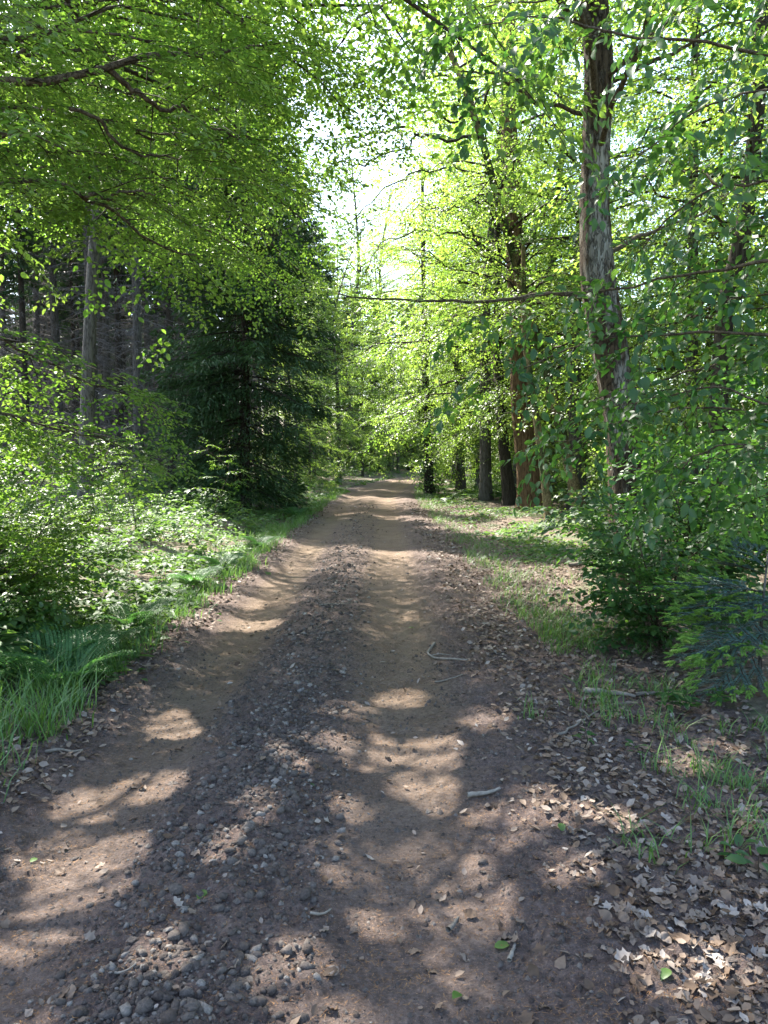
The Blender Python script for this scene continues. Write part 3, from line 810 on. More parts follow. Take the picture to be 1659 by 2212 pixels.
# ------------------------------------------------------------------ hornbeam shrub at the foot of the oak
def shrub(name, base, label, cat, stems, H, spread, protos, mat, lod, w, rng, n_single=0, key=None, lean=(0, 0), sub=(.3, .6), group=None, carve=True, sgap=.22, gap=.24, sc=(.7, 1.05)):
    base = np.array(base, float); base[2] = float(gz(base[0], base[1])) - .02
    o = thing(name, base, label, cat, group)
    fol = Foliage(rng); tw = Geo()
    for k in range(stems):
        az = k * 2.39996 + rng.normal(0, .4); e = rng.uniform(.25, 1.0)
        tip = base + np.array([math.cos(az) * spread * e + lean[0], math.sin(az) * spread * e + lean[1], H * rng.uniform(.55, 1.05) * (1.1 - .35 * e)])
        mid = base * .5 + tip * .5 + np.array([0, 0, H * .16])
        pts = smooth_path([base + rng.normal(0, .05, 3) * [1, 1, 0], mid, tip], 16, rng, .02)
        g = Geo(); g.tube(pts, np.linspace(.007 + .006 * H, .003, 16), 6, .4)
        add('stem', g.mesh('stem', base), M['limb'], o)
        foliate(pts, rng, fol, tw, protos, .12, gap, sub, sgap, .22, sc, .004, 58, .25, .3, tip=.3)
    L = fol.leaves()
    k = L[0][:, 2] > gz(L[0][:, 0], L[0][:, 1]) + .015
    if carve: k &= lit(L[0] + L[1] * (L[3] * .5)[:, None], rng, .25)
    L = filt(L, k)
    if n_single: L = single_leaves(o, L, mat, 0, w, n_single, key)
    add('twigs', fol.tw.mesh('twigs', base), M['twig'], o, kind='stuff')
    tw.V and add('branches', tw.mesh('branches', base), M['twig'], o, kind='stuff')
    add('crown', leaf_mesh('crown', L, lod, w, base), mat, o, kind='stuff')
    return o
rng = np.random.default_rng(25)
shrub('hornbeam_shrub', (3.25, 8.1, 0), 'dense dark green hornbeam shrub hiding the foot of the lichen oak', 'shrub', 16, 1.75, 1.15, SP_SHRUB, M['horn'], 1, .30, rng, 300, 'horn', (-.1, -.1))
shrub('hornbeam_shrub', (2.35, 6.5, 0), 'low hornbeam shrub spreading over the leaf litter beside the young fir', 'shrub', 13, 1.15, .85, SP_SHRUB, M['horn'], 0, .30, rng, 300, 'horn', (-.1, -.05), sc=(.55, .85))
shrub('hornbeam_shrub', (4.7, 9.0, 0), 'hornbeam shrub growing between the lichen oak and the thin dark trunk', 'shrub', 12, 2.6, 1.2, SP_SHRUB, M['horn'], 1, .30, rng, 0, 'horn')
shrub('hazel_shrub', (-4.1, 7.2, 0), 'dense dark green shrub rising behind the ferns on the grassy verge', 'shrub', 14, 2.0, 1.05, SP_FINE, M['beech'], 1, .36, rng, 200, 'beech', sc=(.6, .95))
shrub('hazel_shrub', (-3.35, 6.3, 0), 'low leafy shrub right behind the ferns and tall verge grass', 'shrub', 12, 1.3, .85, SP_FINE, M['beech'], 1, .36, rng, 0, 'beech', sc=(.5, .8))

# ------------------------------------------------------------------ leaning oak whose limbs cross over the track
rng = np.random.default_rng(26)
base = np.array([5.2, 20.2, 0.0]); base[2] = float(gz(base[0], base[1])) - .03
le = thing('oak_tree', base, 'slender leaning oak whose crooked bare limbs reach across the track', 'tree')
axis = smooth_path([base, P(1180, 800, 19.8), P(1128, 620, 19.3), P(1085, 470, 19), P(1040, 300, 18.6), P(1000, 180, 18.3), P(950, 60, 18), P(890, -120, 17.6), P(840, -330, 17.2)], 90)
h = np.linspace(0, 1, 90)
add('trunk', trunk_mesh('trunk', axis, .15 - .11 * h, base, 16, .06, .4, 9), M['bark_pale'], le)
fol = Foliage(rng, False); tw = Geo()
LIMBS = [
    ([P(1036, 300, 18.6), P(980, 297, 18.3), P(900, 285, 17.9), P(830, 280, 17.5), P(760, 310, 17.1), P(700, 365, 16.8)], .055),
    ([P(1018, 250, 18.5), P(930, 245, 18.1), P(860, 225, 17.7), P(800, 190, 17.4)], .045),
    ([P(1050, 330, 18.7), P(1010, 200, 18.9), P(985, 120, 19), P(960, 20, 19.2)], .04),
    ([P(905, 288, 17.9), P(860, 330, 17.5), P(800, 345, 17.2), P(740, 345, 16.9), P(690, 390, 16.5), P(665, 430, 16.4)], .03),
    ([P(1085, 470, 19), P(1030, 430, 18.5), P(960, 450, 18), P(890, 430, 17.5)], .035),
    ([P(1140, 640, 19.4), P(1080, 600, 18.8), P(1000, 590, 18.2), P(900, 540, 17.6)], .035),
    ([P(960, 80, 18), P(870, 60, 17.6), P(800, 90, 17.2), P(740, 130, 16.9)], .035),
    ([P(930, 20, 17.9), P(860, -30, 17.5), P(790, 0, 17), P(740, 40, 16.6)], .035),
    ([P(1000, 180, 18.3), P(920, 150, 17.9), P(840, 120, 17.6), P(770, 180, 17.4), P(730, 240, 17.2)], .035),
    ([P(1060, 380, 18.8), P(980, 370, 18.6), P(890, 380, 18.4), P(820, 420, 18.2), P(770, 480, 18.0)], .035),
    ([P(1110, 560, 19.2), P(1020, 520, 19.0), P(920, 500, 18.8), P(840, 520, 18.6), P(780, 580, 18.4)], .035),
    ([P(1070, 420, 18.9), P(1120, 330, 18.8), P(1170, 260, 18.6), P(1230, 180, 18.4)], .035),
]
for i, (c, r0) in enumerate(LIMBS):
    pts = smooth_path(c, 26, rng, .09)
    limb_obj(le, pts, r0 * .8, .010, M['bark_dark'], seed=i + 60, sides=7)
    foliate(pts, rng, fol, tw, SP_MID, .3, .5, (.6, 1.5), .36, .1, (.75, 1.15), .010, 55, .35, .4, tip=.1)
wide_crown(rng, axis, 4, axis[-1, 2] - .3, 26, 3.2, fol, tw, SP_MID, R(20), 150, (10, 55), dict(gap=.5, sub=(.7, 1.5), sgap=.4))
L = fol.leaves(); L = filt(L, lit(L[0] + L[1] * (L[3] * .5)[:, None], rng))
add('branches', tw.mesh('branches', base), M['twig'], le, kind='stuff')
add('twigs', fol.tw.mesh('twigs', base), M['twig'], le, kind='stuff')
add('crown', leaf_mesh('crown', L, 2, .31, base), M['mid'], le, kind='stuff')

# ------------------------------------------------------------------ single trunks that stand out on the beech side
def plain_tree(name, base, ctrl, r0, r1, mat, label, rng, z0, n, Lmax, flare=.3, sides=18, elev=(10, 55), protos=SP_MID, fk=None, ridges=.05, group=None, leafmat='mid', az0=None, spread=180, carve=True):
    base = np.array(base, float); base[2] = float(gz(base[0], base[1])) - .03
    o = thing(name, base, label, 'tree', group)
    axis = smooth_path([base] + ctrl, 80)
    h = np.linspace(0, 1, 80)
    add('trunk', trunk_mesh('trunk', axis, r0 + (r1 - r0) * h, base, sides, ridges, flare, rng.integers(100)), mat, o)
    fol = Foliage(rng, carve); tw = Geo()
    wide_crown(rng, axis, z0, axis[-1, 2] - .2, n, Lmax, fol, tw, protos, az0, spread, elev, fk or dict(gap=.48, sub=(.7, 1.5), sgap=.38))
    L = fol.leaves(); L = filt(L, (lit(L[0] + L[1] * (L[3] * .5)[:, None], rng) & open_slot(L)) if carve else L[0][:, 2] > .2)
    add('branches', tw.mesh('branches', base), M['twig'], o, kind='stuff')
    add('twigs', fol.tw.mesh('twigs', base), M['twig'], o, kind='stuff')
    add('crown', leaf_mesh('crown', L, 2, .31, base), M[leafmat], o, kind='stuff')
    return o
rng = np.random.default_rng(27)
g1 = G(1150, 1108)
plain_tree('oak_tree', g1, [P(1140, 1000, g1[1]), P(1128, 880, g1[1]), P(1122, 700, g1[1]), P(1104, 400, g1[1]), P(1098, 200, g1[1]), P(1100, -100, g1[1])], .34, .16, M['bark_brown'],
           'thick brown furrowed trunk beside the thin pale stem on the sunlit verge', rng, 6.5, 12, 4.0, .45, 30, ridges=.06)
g2 = G(1187, 1132)
plain_tree('young_oak_tree', g2, [P(1172, 1000, g2[1]), P(1158, 900, g2[1]), P(1135, 740, g2[1]), P(1130, 500, g2[1])], .105, .05, M['bark_pale'],
           'thin pale mossy stem leaning against the thick brown trunk', rng, 4.6, 8, 2.6, .2, 14)
g3 = G(1103, 1092)
plain_tree('oak_tree', g3, [P(1092, 1000, g3[1]), P(1082, 900, g3[1]), P(1075, 600, g3[1]), P(1080, 300, g3[1])], .20, .10, M['bark_dark'],
           'dark forked trunk just behind the thick brown one', rng, 4.0, 12, 3.6, .4, 16)
g4 = G(1037, 1066)
plain_tree('beech_tree', g4, [P(1034, 960, g4[1]), P(1033, 800, g4[1]), P(1030, 450, g4[1])], .16, .08, M['bark_grey'],
           'slim grey trunk speckled with lichen behind the sunlit low plants', rng, 3.6, 26, 3.4, .25, 14, carve=False)
g5 = G(928, 1066)
plain_tree('ivy_covered_tree', g5, [P(924, 960, g5[1]), P(920, 850, g5[1]), P(915, 600, g5[1]), P(912, 350, g5[1])], .20, .05, M['bark_dark'],
           'dark trunk wrapped in climbing leaves standing at the edge of the track', rng, 2.6, 34, 3.0, .3, 14, carve=False)
g6 = G(1546, 1180)
plain_tree('young_oak_tree', g6, [P(1548, 1050, g6[1]), P(1556, 800, g6[1] * .99), P(1570, 650, g6[1] * .98), P(1605, 500, g6[1] * .97), P(1630, 300, g6[1] * .96), P(1650, 0, g6[1] * .95)], .175, .11, M['bark_dark'],
           'thin dark bent trunk standing behind the lichen oak and hornbeam leaves', rng, 3.5, 14, 3.4, .3, 16, fk=dict(gap=.5, sub=(.7, 1.4), sgap=.42))
g7 = G(967, 1034)
plain_tree('beech_tree', g7, [P(966, 950, g7[1]), P(962, 700, g7[1])], .24, .12, M['bark_dark'],
           'dark trunk rising behind the leaf-wrapped one at the bend', rng, 4.0, 12, 4.0, .3, 12, protos=SP_FAR, carve=False)

plain_tree('beech_tree', (-6.4, 16.4, 0), [np.array([-6.2, 16.4, 4.0]), np.array([-5.9, 16.5, 8.0]), np.array([-5.5, 16.6, 12.5])], .17, .05, M['bark_grey'],  # extra beech added to cast shade on the middle stretch of track
           'beech added on the plantation edge to shade the track, between the overhanging beeches and the dark spruce', rng, 6.6, 24, 4.6, .3, 16, elev=(8, 45), protos=SP_MID, leafmat='beech', fk=dict(gap=.42, sub=(.8, 1.7), sgap=.36))
# climbing leaves on the trunk at the track edge
rng = np.random.default_rng(28)
n = 2600
zz = rng.uniform(.05, 4.6, n) ** 1.0; aa = rng.uniform(0, 2 * math.pi, n); rr = .26 + np.abs(rng.normal(0, .16, n)) * (1.2 - zz / 6)
ctr = np.array([np.interp(zz, [0, 4.6], [g5[0], P(920, 850, g5[1])[0]]), np.full(n, g5[1]), zz]).T
pp = ctr + np.stack([np.cos(aa) * rr, np.sin(aa) * rr, 0 * aa], -1)
dd = np.stack([np.cos(aa), np.sin(aa), -.4 + 0 * aa], -1) + rng.normal(0, .5, (n, 3))
add('climbing_ivy', leaf_mesh('climbing_ivy', (pp - [g5[0], g5[1], 0], dd, np.array([0, 0, 1.0]) + rng.normal(0, .5, (n, 3)), rng.uniform(.08, .14, n), rng.random(n)), 2, .38), M['low'],
    None, (g5[0], g5[1], 0), None, 'leafy climber wrapped round the dark trunk at the track edge', 'climber')

# ------------------------------------------------------------------ spruces
def spruce_arrays(rng, H, z_live, Lmax, dense=1.0, dead_from=1.2, lean=0.0, whorl=.42):
    tr = Geo(); dead = Geo(); br = Geo(); Ls = [[], [], [], [], []]
    n = 50; h = np.linspace(0, 1, n)
    axis = np.stack([.06 * np.sin(h * 5 + rng.uniform(0, 6)) + lean * h * H, .06 * np.sin(h * 4 + rng.uniform(0, 6)), h * H], -1)
    z = dead_from
    while z < H - .2:
        live = z > z_live * rng.uniform(.9, 1.08)
        f = np.clip((z - z_live) / (H - z_live), 0, 1)
        nb = int(rng.integers(4, 7)) if live else int(rng.integers(5, 9))
        for k in range(nb):
            az = rng.uniform(0, 2 * math.pi); hd = np.array([math.cos(az), math.sin(az), 0])
            p = np.array([np.interp(z, axis[:, 2], axis[:, 0]), np.interp(z, axis[:, 2], axis[:, 1]), z + rng.uniform(-.12, .12)])
            x = np.linspace(0, 1, 7)
            if not live:
                ln = Lmax * rng.uniform(.35, .9)
                pts = p + hd * (ln * x)[:, None] + np.array([0, 0, 1.0]) * (ln * (-.08 * x - .22 * x * x + rng.normal(0, .04)))[:, None] + rng.normal(0, .03 * ln, (7, 3)) * x[:, None]
                dead.tube(pts, .014 * (1.1 - x), 4, rng.random(), False)
                for q in range(int(ln * 9)):
                    s = rng.uniform(.2, 1); i = min(5, int(s * 6)); a0 = pts[i] + (pts[i + 1] - pts[i]) * (s * 6 - i)
                    sd = np.array([-hd[1], hd[0], 0]) * (1 if q % 2 else -1)
                    dn = unit(hd * .6 + sd * rng.uniform(.3, 1) + np.array([0, 0, rng.normal(-.35, .3)]))
                    l2 = rng.uniform(.2, .6) * (1.2 - s)
                    dead.tube(np.array([a0, a0 + dn * l2 * .5 + rng.normal(0, .02, 3), a0 + dn * l2 + np.array([0, 0, -.06])]), [.005, .004, .002], 3, rng.random(), False)
                continue
            ln = Lmax * ((1 - f) ** .75) * min(1, (.50 if dense > 3 else .42) + 2.6 * f) * rng.uniform(.75, 1.12) + .15
            dr = .42 * (1 - f) + .05
            pts = p + hd * (ln * x)[:, None] + np.array([0, 0, 1.0]) * (ln * ((.32 * f - .12) * x - dr * (x * x) + .20 * x ** 4))[:, None] + rng.normal(0, .02 * ln, (7, 3)) * x[:, None]
            br.tube(pts, (.010 + .006 * ln) * (1.08 - x), 4, .3, False)
            m = int(ln * 34 * dense) + 6
            s = rng.uniform(.12, 1, m); i = np.minimum(5, (s * 6).astype(int))
            a0 = pts[i] + (pts[i + 1] - pts[i]) * (s * 6 - i)[:, None]
            sgn = np.where(rng.random(m) < .5, 1.0, -1.0)
            sd = np.array([-hd[1], hd[0], 0])[None] * sgn[:, None]
            side = rng.uniform(.15, 1.0, m)[:, None]
            off = (sd * (.42 if dense > 3 else .30) + hd * .14) * (ln * (1.08 - s) * rng.uniform(0, .9, m))[:, None]
            d = hd * .7 + sd * side + np.array([0, 0, 1.0]) * rng.normal(-.42, .35, m)[:, None]
            Ls[0].append(a0 + off + np.array([0, 0, 1.0]) * (-np.abs(rng.normal(0, .10, m)) * np.linalg.norm(off, axis=1) * 2 - (np.abs(rng.normal(0, .16, m)) if dense > 3 else 0))[:, None])
            Ls[1].append(d); Ls[2].append(np.array([0, 0, 1.0]) + rng.normal(0, .5, (m, 3)))
            Ls[3].append(rng.uniform(.16, .34, m) * (.72 if dense > 3 else 1)); Ls[4].append(np.clip(rng.normal(.4, .2) + rng.normal(0, .15, m), 0, 1))
        z += whorl * rng.uniform(.75, 1.25)
    rad = np.linspace(.0085 * H + .03, .015, n)
    return axis, rad, dead, br, [np.concatenate(a) for a in Ls]
def spruce_meshes(seed, H, z_live, Lmax, dense=1.0, dead_from=1.2, w=.11, barkm='bark_grey', whorl=.42):
    rng = np.random.default_rng(seed)
    axis, rad, dead, br, L = spruce_arrays(rng, H, z_live, Lmax, dense, dead_from, 0.0, whorl)
    out = [('trunk', trunk_mesh('trunk', axis, rad, (0, 0, 0), 14, .03, .3, seed), M[barkm], None)]
    if dead.V: out.append(('dead_branches', dead.mesh('dead_branches'), M['dead'], 'stuff'))
    out.append(('branches', br.mesh('branches'), M['bark_dark'], 'stuff'))
    out.append(('crown', leaf_mesh('crown', L, 2, w), M['spruce'], 'stuff'))
    print('spruce', len(L[0]))
    return out
def put_tree(parts, name, x, y, rot, sc, label, cat, group, sink=.05):
    o = thing(name, (x, y, float(gz(x, y)) - sink), label, cat, group)
    o.rotation_euler = (0, 0, rot); o.scale = (sc, sc, sc)
    for nm, me, mt, kd in parts: add(nm, me, mt, o, kind=kd)
    return o
big = spruce_meshes(31, 15.5, .7, 3.1, 3.05, .5, .115, 'bark_dark', .24)
put_tree(big, 'spruce_tree', -3.85, 21.5, .4, 1.0, 'dense dark spruce with boughs sweeping down to the grassy track edge', 'tree', None)
SPR = [spruce_meshes(32, 21, 10, 2.4, 1.5, .8), spruce_meshes(33, 19, 8.5, 2.2, 1.5, .7, .11, 'bark_dark'), spruce_meshes(34, 22, 11, 2.5, 1.4, 1.0)]
rng = np.random.default_rng(35)
LAB_S = 'straight plantation spruce with bare dead grey lower twigs beyond the leafy undergrowth'
GRP_S = 'spruces of the dark plantation'
spots = [G(235, 1058)[:2], G(289, 1024)[:2], G(250, 1010)[:2], (-8.2, 24.), (-5.9, 25.5), (-6.6, 29), (-4.9, 29.5), (-9.6, 20.5), (-7.2, 33), (-10.8, 26), (-12.5, 22), (-9.3, 29.5)]
tries = 0
while len(spots) < 170 and tries < 40000:
    tries += 1
    x, y = rng.uniform(-70, -4.6), 22 + 100 * rng.random() ** 1.3
    if x > -5.0 - .0 * y or x < -.62 * y - 1: continue
    if min((x - a) ** 2 + (y - b) ** 2 for a, b in spots) < 2.1 ** 2: continue
    if shades_gap(x, y, 8, 23, 2.5): continue
    spots.append((x, y))
spots = spots[:3] + [((px_ - 829.5) / FPX * Y_, Y_) for px_, Y_ in ((205, 29), (262, 33), (300, 27.5), (328, 38), (372, 31), (398, 43), (436, 34), (165, 41), (128, 33), (92, 38), (58, 29), (462, 47), (345, 50), (180, 52), (415, 54), (20, 34), (275, 46))] + [q for q in spots[3:] if not shades_gap(q[0], q[1], 8, 23, 2.2)]
print('plantation', len(spots))
for i, (x, y) in enumerate(spots):
    put_tree(SPR[i % 3], 'spruce_tree', x, y, rng.uniform(0, 6.28), rng.uniform(.85, 1.08), (['slender grey spruce trunk standing clear before the plantation beside the fallen dead limb', 'brown spruce trunk just behind the slender grey one', 'thin dark spruce trunk between the grey and the brown one'][i] if i < 3 else LAB_S), 'tree', GRP_S)
nb_ = 0; tries = 0; low = []
while nb_ < 24 and tries < 5000:
    tries += 1
    y = rng.uniform(62, 110); x = rng.uniform(-.62 * y - 2, -6.5)
    if shades_gap(x, y, 1, 15, 2.2) or any((x - a) ** 2 + (y - b) ** 2 < 9 for a, b in low): continue
    low.append((x, y)); nb_ += 1
    put_tree(big, 'spruce_tree', x, y, rng.uniform(0, 6.28), rng.uniform(.75, 1.1), 'dark low-branched spruce deep inside the plantation behind the bare trunks', 'tree', 'dark spruces deep in the plantation')
for i, (x, y, q) in enumerate([(-.9, 70, .62), (2.4, 77, .7), (.4, 84, .8), (-3.2, 74, .75), (4.6, 86, .9)]):
    put_tree(big, 'spruce_tree', x, y, 1.3 * i, q, 'low-branched dark spruce closing the view where the track turns away', 'tree', 'dark spruces at the turn')
for i in range(34):
    y = rng.uniform(66, 110); x = rng.uniform(-12, xc(y) - 3.6 if y < 90 else 14)
    if abs(x - xc(y)) < 3.2: continue
    put_tree(SPR[i % 3], 'spruce_tree', x, y, rng.uniform(0, 6.28), rng.uniform(.85, 1.1), 'distant spruce in the dark stand where the track disappears round the bend', 'tree', 'spruces beyond the bend')

# ------------------------------------------------------------------ background broadleaf trees (shared shapes)
def decid_meshes(seed, H, z0, n, Lmax, protos, mat, w=.31, lean=.5, r0=.13, fk=None, bark='bark_grey'):
    rng = np.random.default_rng(seed)
    axis = smooth_path([(0, 0, 0), (rng.normal(0, .15), rng.normal(0, .15), H * .35), (rng.normal(0, lean), rng.normal(0, lean), H * .7), (rng.normal(0, lean), rng.normal(0, lean), H)], 50)
    h = np.linspace(0, 1, 50)
    fol = Foliage(rng, False); tw = Geo()
    wide_crown(rng, axis, z0, H - .2, n, Lmax, fol, tw, protos, None, 180, (0, 55), fk or dict(gap=.42, sub=(.7, 1.5), sgap=.36))
    L = fol.leaves(); k = L[0][:, 2] > .15; L = filt(L, k)
    print('decid', len(L[0]))
    return [('trunk', trunk_mesh('trunk', axis, r0 * (1.05 - .85 * h), (0, 0, 0), 14, .04, .3, seed), M[bark], None),
            ('branches', tw.mesh('branches'), M['twig'], 'stuff'), ('crown', leaf_mesh('crown', L, 2, w), M[mat], 'stuff')]
DEC = [decid_meshes(41, 13, 1.0, 38, 3.2, SP_MID, 'mid'), decid_meshes(42, 16, 1.6, 42, 3.6, SP_MID, 'mid', r0=.16), decid_meshes(43, 11, .7, 34, 3.0, SP_MID, 'mid', r0=.10)]
FARD = [decid_meshes(44, 17, 1.0, 42, 4.2, SP_FAR, 'mid', r0=.2, fk=dict(gap=.65, sub=(.8, 1.8), sgap=.5)), decid_meshes(45, 14, .6, 38, 3.8, SP_FAR, 'mid', r0=.16, fk=dict(gap=.65, sub=(.8, 1.8), sgap=.5))]
TALL = [decid_meshes(49, 20, 2.4, 62, 5.3, SP_MID, 'mid', r0=.2)]
rng = np.random.default_rng(46)
for i, (x, y) in enumerate([(3.5, 26.5), (3.4, 34), (3.9, 42.5), (5.6, 22.5), (6.4, 29.5), (8.2, 15.0), (10.8, 19.0), (-2.6, 66), (.6, 73), (3.6, 83), (-1.2, 92), (7.6, 99), (13.5, 74)]):
    put_tree(TALL[0], 'beech_tree', x, y, 2.1 * i + .4, 1.0 if i < 7 else 1.3, ['tall beech arching over the track beside the leaf-wrapped trunk', 'tall beech just past the leaf-wrapped trunk, overhanging the track', 'tall beech overhanging the track close to its bend', 'tall beech directly behind the thick brown trunk', 'tall beech deep in the thicket behind the brown trunks', 'tall beech behind the thin dark bent trunk', 'tall beech deep in the thicket beyond the thin dark bent trunk'][i] if i < 7 else 'very tall pale beech standing beyond the bend at the end of the track', 'tree', None if i < 7 else 'tall beeches beyond the bend')
for i, (x, y) in enumerate([(9.4, 12.2), (8.2, 9.2), (8.4, 13.6), (9.6, 16.0), (7.4, 18.5), (11.2, 18.5), (8.6, 20.5), (13.5, 22), (6.4, 24.5), (9.6, 26), (5.0, 29), (7.8, 31), (12, 30), (16, 27), (4.6, 35), (9.4, 36.5), (6.8, 40), (13.5, 37)]):
    put_tree(DEC[i % 3], 'beech_tree', x, y, rng.uniform(0, 6.28), rng.uniform(.85, 1.12), 'sunlit yellow-green beech in the thicket behind the furrowed brown trunk', 'tree', 'beeches of the bright thicket')
for i, (x, y) in enumerate([(5.2, 45), (8.6, 47), (13, 46), (18, 42), (7.2, 54), (11.5, 56), (17, 54), (10.5, 64), (15, 68), (22, 60), (16, 80), (21, 76), (27, 72), (-4.5, 78), (5.2, 92), (-3.5, 96), (10, 98), (26, 50), (31, 58), (20, 34), (24, 42), (28, 36), (16, 20), (20, 26), (35, 48), (14, 90), (20, 96)]):
    put_tree(FARD[i % 2], 'beech_tree', x, y, rng.uniform(0, 6.28), rng.uniform(.95, 1.2), 'pale sunlit beech lining the far stretch of track before the bend', 'tree', 'beeches lining the far track')
for i, (x, y) in enumerate([(-3.6, 31), (-3.6, 37), (-3.9, 43), (-2.9, 50), (-1.6, 58), (1.2, 66), (3.4, 76)]):  # the further ones are full size to throw shade on the far track
    put_tree(DEC[(i + 1) % 3], 'beech_tree', x, y, rng.uniform(0, 6.28), (rng.uniform(.5, .66) if i < 2 else rng.uniform(.85, 1.0)), 'young leafy beech on the plantation edge past the dark spruce', 'tree', 'young beeches along the plantation edge')

# saplings and bushes in front of the plantation
rng = np.random.default_rng(47)
SAP = decid_meshes(48, 3.6, .35, 13, 1.1, SP_MID, 'beech', r0=.03, fk=dict(gap=.35, sub=(.25, .6), sgap=.28, sc=(.45, .75)), bark='limb')
for i, (px, py, sc) in enumerate([(422, 1062, 1.05), (498, 1075, .9), (330, 1090, .45), (150, 1100, .5), (560, 1068, .8), (90, 1130, .6), (385, 1120, .55), (620, 1070, .6), (250, 1130, .6), (300, 1180, .5), (190, 1170, .6), (460, 1150, .5), (520, 1110, .6), (60, 1180, .6), (230, 1230, .36)]):
    g = G(px, py)
    put_tree(SAP, 'beech_sapling', g[0], g[1], rng.uniform(0, 6.28), sc, 'slender sapling with flat sunlit leaf tiers in front of the plantation trunks', 'sapling', 'saplings before the plantation')

# ------------------------------------------------------------------ undergrowth, grass
def herb_layer(rng, n, zone, hfun, size, dens=None, carve=False):
    """low plants: clumped tiers of leaves"""
    out = [[], [], [], [], []]
    m = n // 14
    x, y = zone(m)
    if dens is not None:
        k = rng.random(m) < dens(x, y); x, y = x[k], y[k]
    m = len(x)
    h = hfun(x, y) * rng.uniform(.5, 1.15, m)
    z0 = gz(x, y)
    c = np.repeat(np.stack([x, y, z0 + h], -1), 14, 0); hh = np.repeat(h, 14)
    q = len(c); a = rng.uniform(0, 6.283, q); r = np.abs(rng.normal(0, .15, q))
    pos = c + np.stack([np.cos(a) * r, np.sin(a) * r, -np.abs(rng.normal(0, .22, q)) * hh - r * .35], -1)
    zf = gz(pos[:, 0], pos[:, 1]) + .02
    pos[:, 2] = np.maximum(pos[:, 2], zf)
    d = np.stack([np.cos(a), np.sin(a), rng.normal(-.15, .25, q)], -1)
    nn = np.array([0, 0, 1.0]) + rng.normal(0, .28, (q, 3))
    return [pos, d, nn, size * rng.uniform(.7, 1.2, q) * np.repeat(rng.choice([.6, .8, 1.0, 1.5], m), 14), np.clip(np.repeat(rng.normal(.5, .18, m), 14) + rng.normal(0, .12, q), 0, 1)]
rng = np.random.default_rng(51)
def zone_l(m):
    y = 5.5 + 30 * rng.random(m) ** 1.6; x = xc(y) - 2.15 - np.abs(rng.normal(0, 1, m)) * (1.3 + .22 * y)
    return x, y
def zone_r(m):
    y = 7 + 32 * rng.random(m) ** 1.4; x = xc(y) + 2.0 + np.abs(rng.normal(0, 1, m)) * (1.0 + .20 * y)
    return x, y
add('undergrowth', leaf_mesh('undergrowth', herb_layer(rng, 66000, zone_l, lambda x, y: .14 + .46 * sstep(.1, 1.6, -(x - xc(y)) - 2.1) * np.clip(.7 + 1.6 * noise2(x * .6, y * .6, 61), .12, 1.35), .095, lambda x, y: sstep(-.35, .15, noise2(x * .45, y * .45, 62) + .15)), 2, .33), M['low'],
    kind='stuff', label='low leafy undergrowth glinting in the sun before the plantation', cat='undergrowth')
add('undergrowth', leaf_mesh('undergrowth', herb_layer(rng, 46000, zone_r, lambda x, y: .06 + .30 * sstep(.5, 2.5, (x - xc(y)) - 2.0) * (1 + .6 * noise2(x * .5, y * .5, 63)), .085, lambda x, y: sstep(-.3, .2, noise2(x * .45, y * .45, 64)) * sstep(9, 15, y)), 2, .33), M['low'],
    kind='stuff', label='low sunlit plants carpeting the ground round the brown trunks', cat='undergrowth')
def grass_mesh(name, rng, x, y, h, bend=.5, wd=.006):
    n = len(x)
    z = gz(x, y); a = rng.uniform(0, 6.283, n); hd = np.stack([np.cos(a), np.sin(a), 0 * a], -1)
    b = h * bend * rng.uniform(.2, 1.3, n)
    p0 = np.stack([x, y, z - .01], -1); up = np.array([0, 0, 1.0])
    p1 = p0 + up * (h * .55)[:, None] + hd * (b * .3)[:, None]; p2 = p0 + up * (h * .92)[:, None] + hd * b[:, None]
    sd = np.stack([-np.sin(a), np.cos(a), 0 * a], -1) * (wd * rng.uniform(.6, 1.3, n))[:, None]
    V = np.stack([p0 - sd * .7, p0 + sd * .7, p1 - sd, p1 + sd, p2], 1).reshape(-1, 3)
    T = (np.arange(n)[:, None, None] * 5 + np.array([[0, 1, 3], [0, 3, 2], [2, 3, 4]])[None]).reshape(-1, 3)
    return mk_mesh(name, V, T, None, np.repeat(np.clip(rng.normal(.5, .22, n), 0, 1), 5), False)
def tufted(rng, n, xf, yf, per=18, spread=.05):
    m = n // per
    y = yf(m); x = xf(y, m)
    X = np.repeat(x, per) + rng.normal(0, spread, m * per); Y = np.repeat(y, per) + rng.normal(0, spread, m * per)
    return X, Y
def zone_f(m):
    y = 26 + 74 * rng.random(m) ** 1.3; x = rng.uniform(-.45, .5, m) * y
    return x, y
add('undergrowth', leaf_mesh('undergrowth', herb_layer(rng, 30000, zone_f, lambda x, y: .15 + .55 * sstep(0, 3, np.abs(x - xc(y)) - 2.4), .20, lambda x, y: (np.abs(x - xc(y) + .3) > 1.9) * 1.0), 2, .33), M['low'],
    kind='stuff', label='green undergrowth closing in round the far bend of the track', cat='undergrowth')
rng = np.random.default_rng(52)
x1, y1 = tufted(rng, 11000, lambda y, m: xc(y) - 1.98 + .004 * y + .12 * noise2(y * .7, y * 0, 35) - np.abs(rng.normal(0, .50, m)), lambda m: 3.2 + 30 * rng.random(m) ** 1.7, 20, .07)
add('verge_grass', grass_mesh('verge_grass', rng, x1, y1, rng.uniform(.06, .28, len(x1)) * np.where(y1 < 6, 1.2, .8), .85, .0042), M['grass'], kind='stuff', label='green grass along the plantation verge of the track', cat='grass')
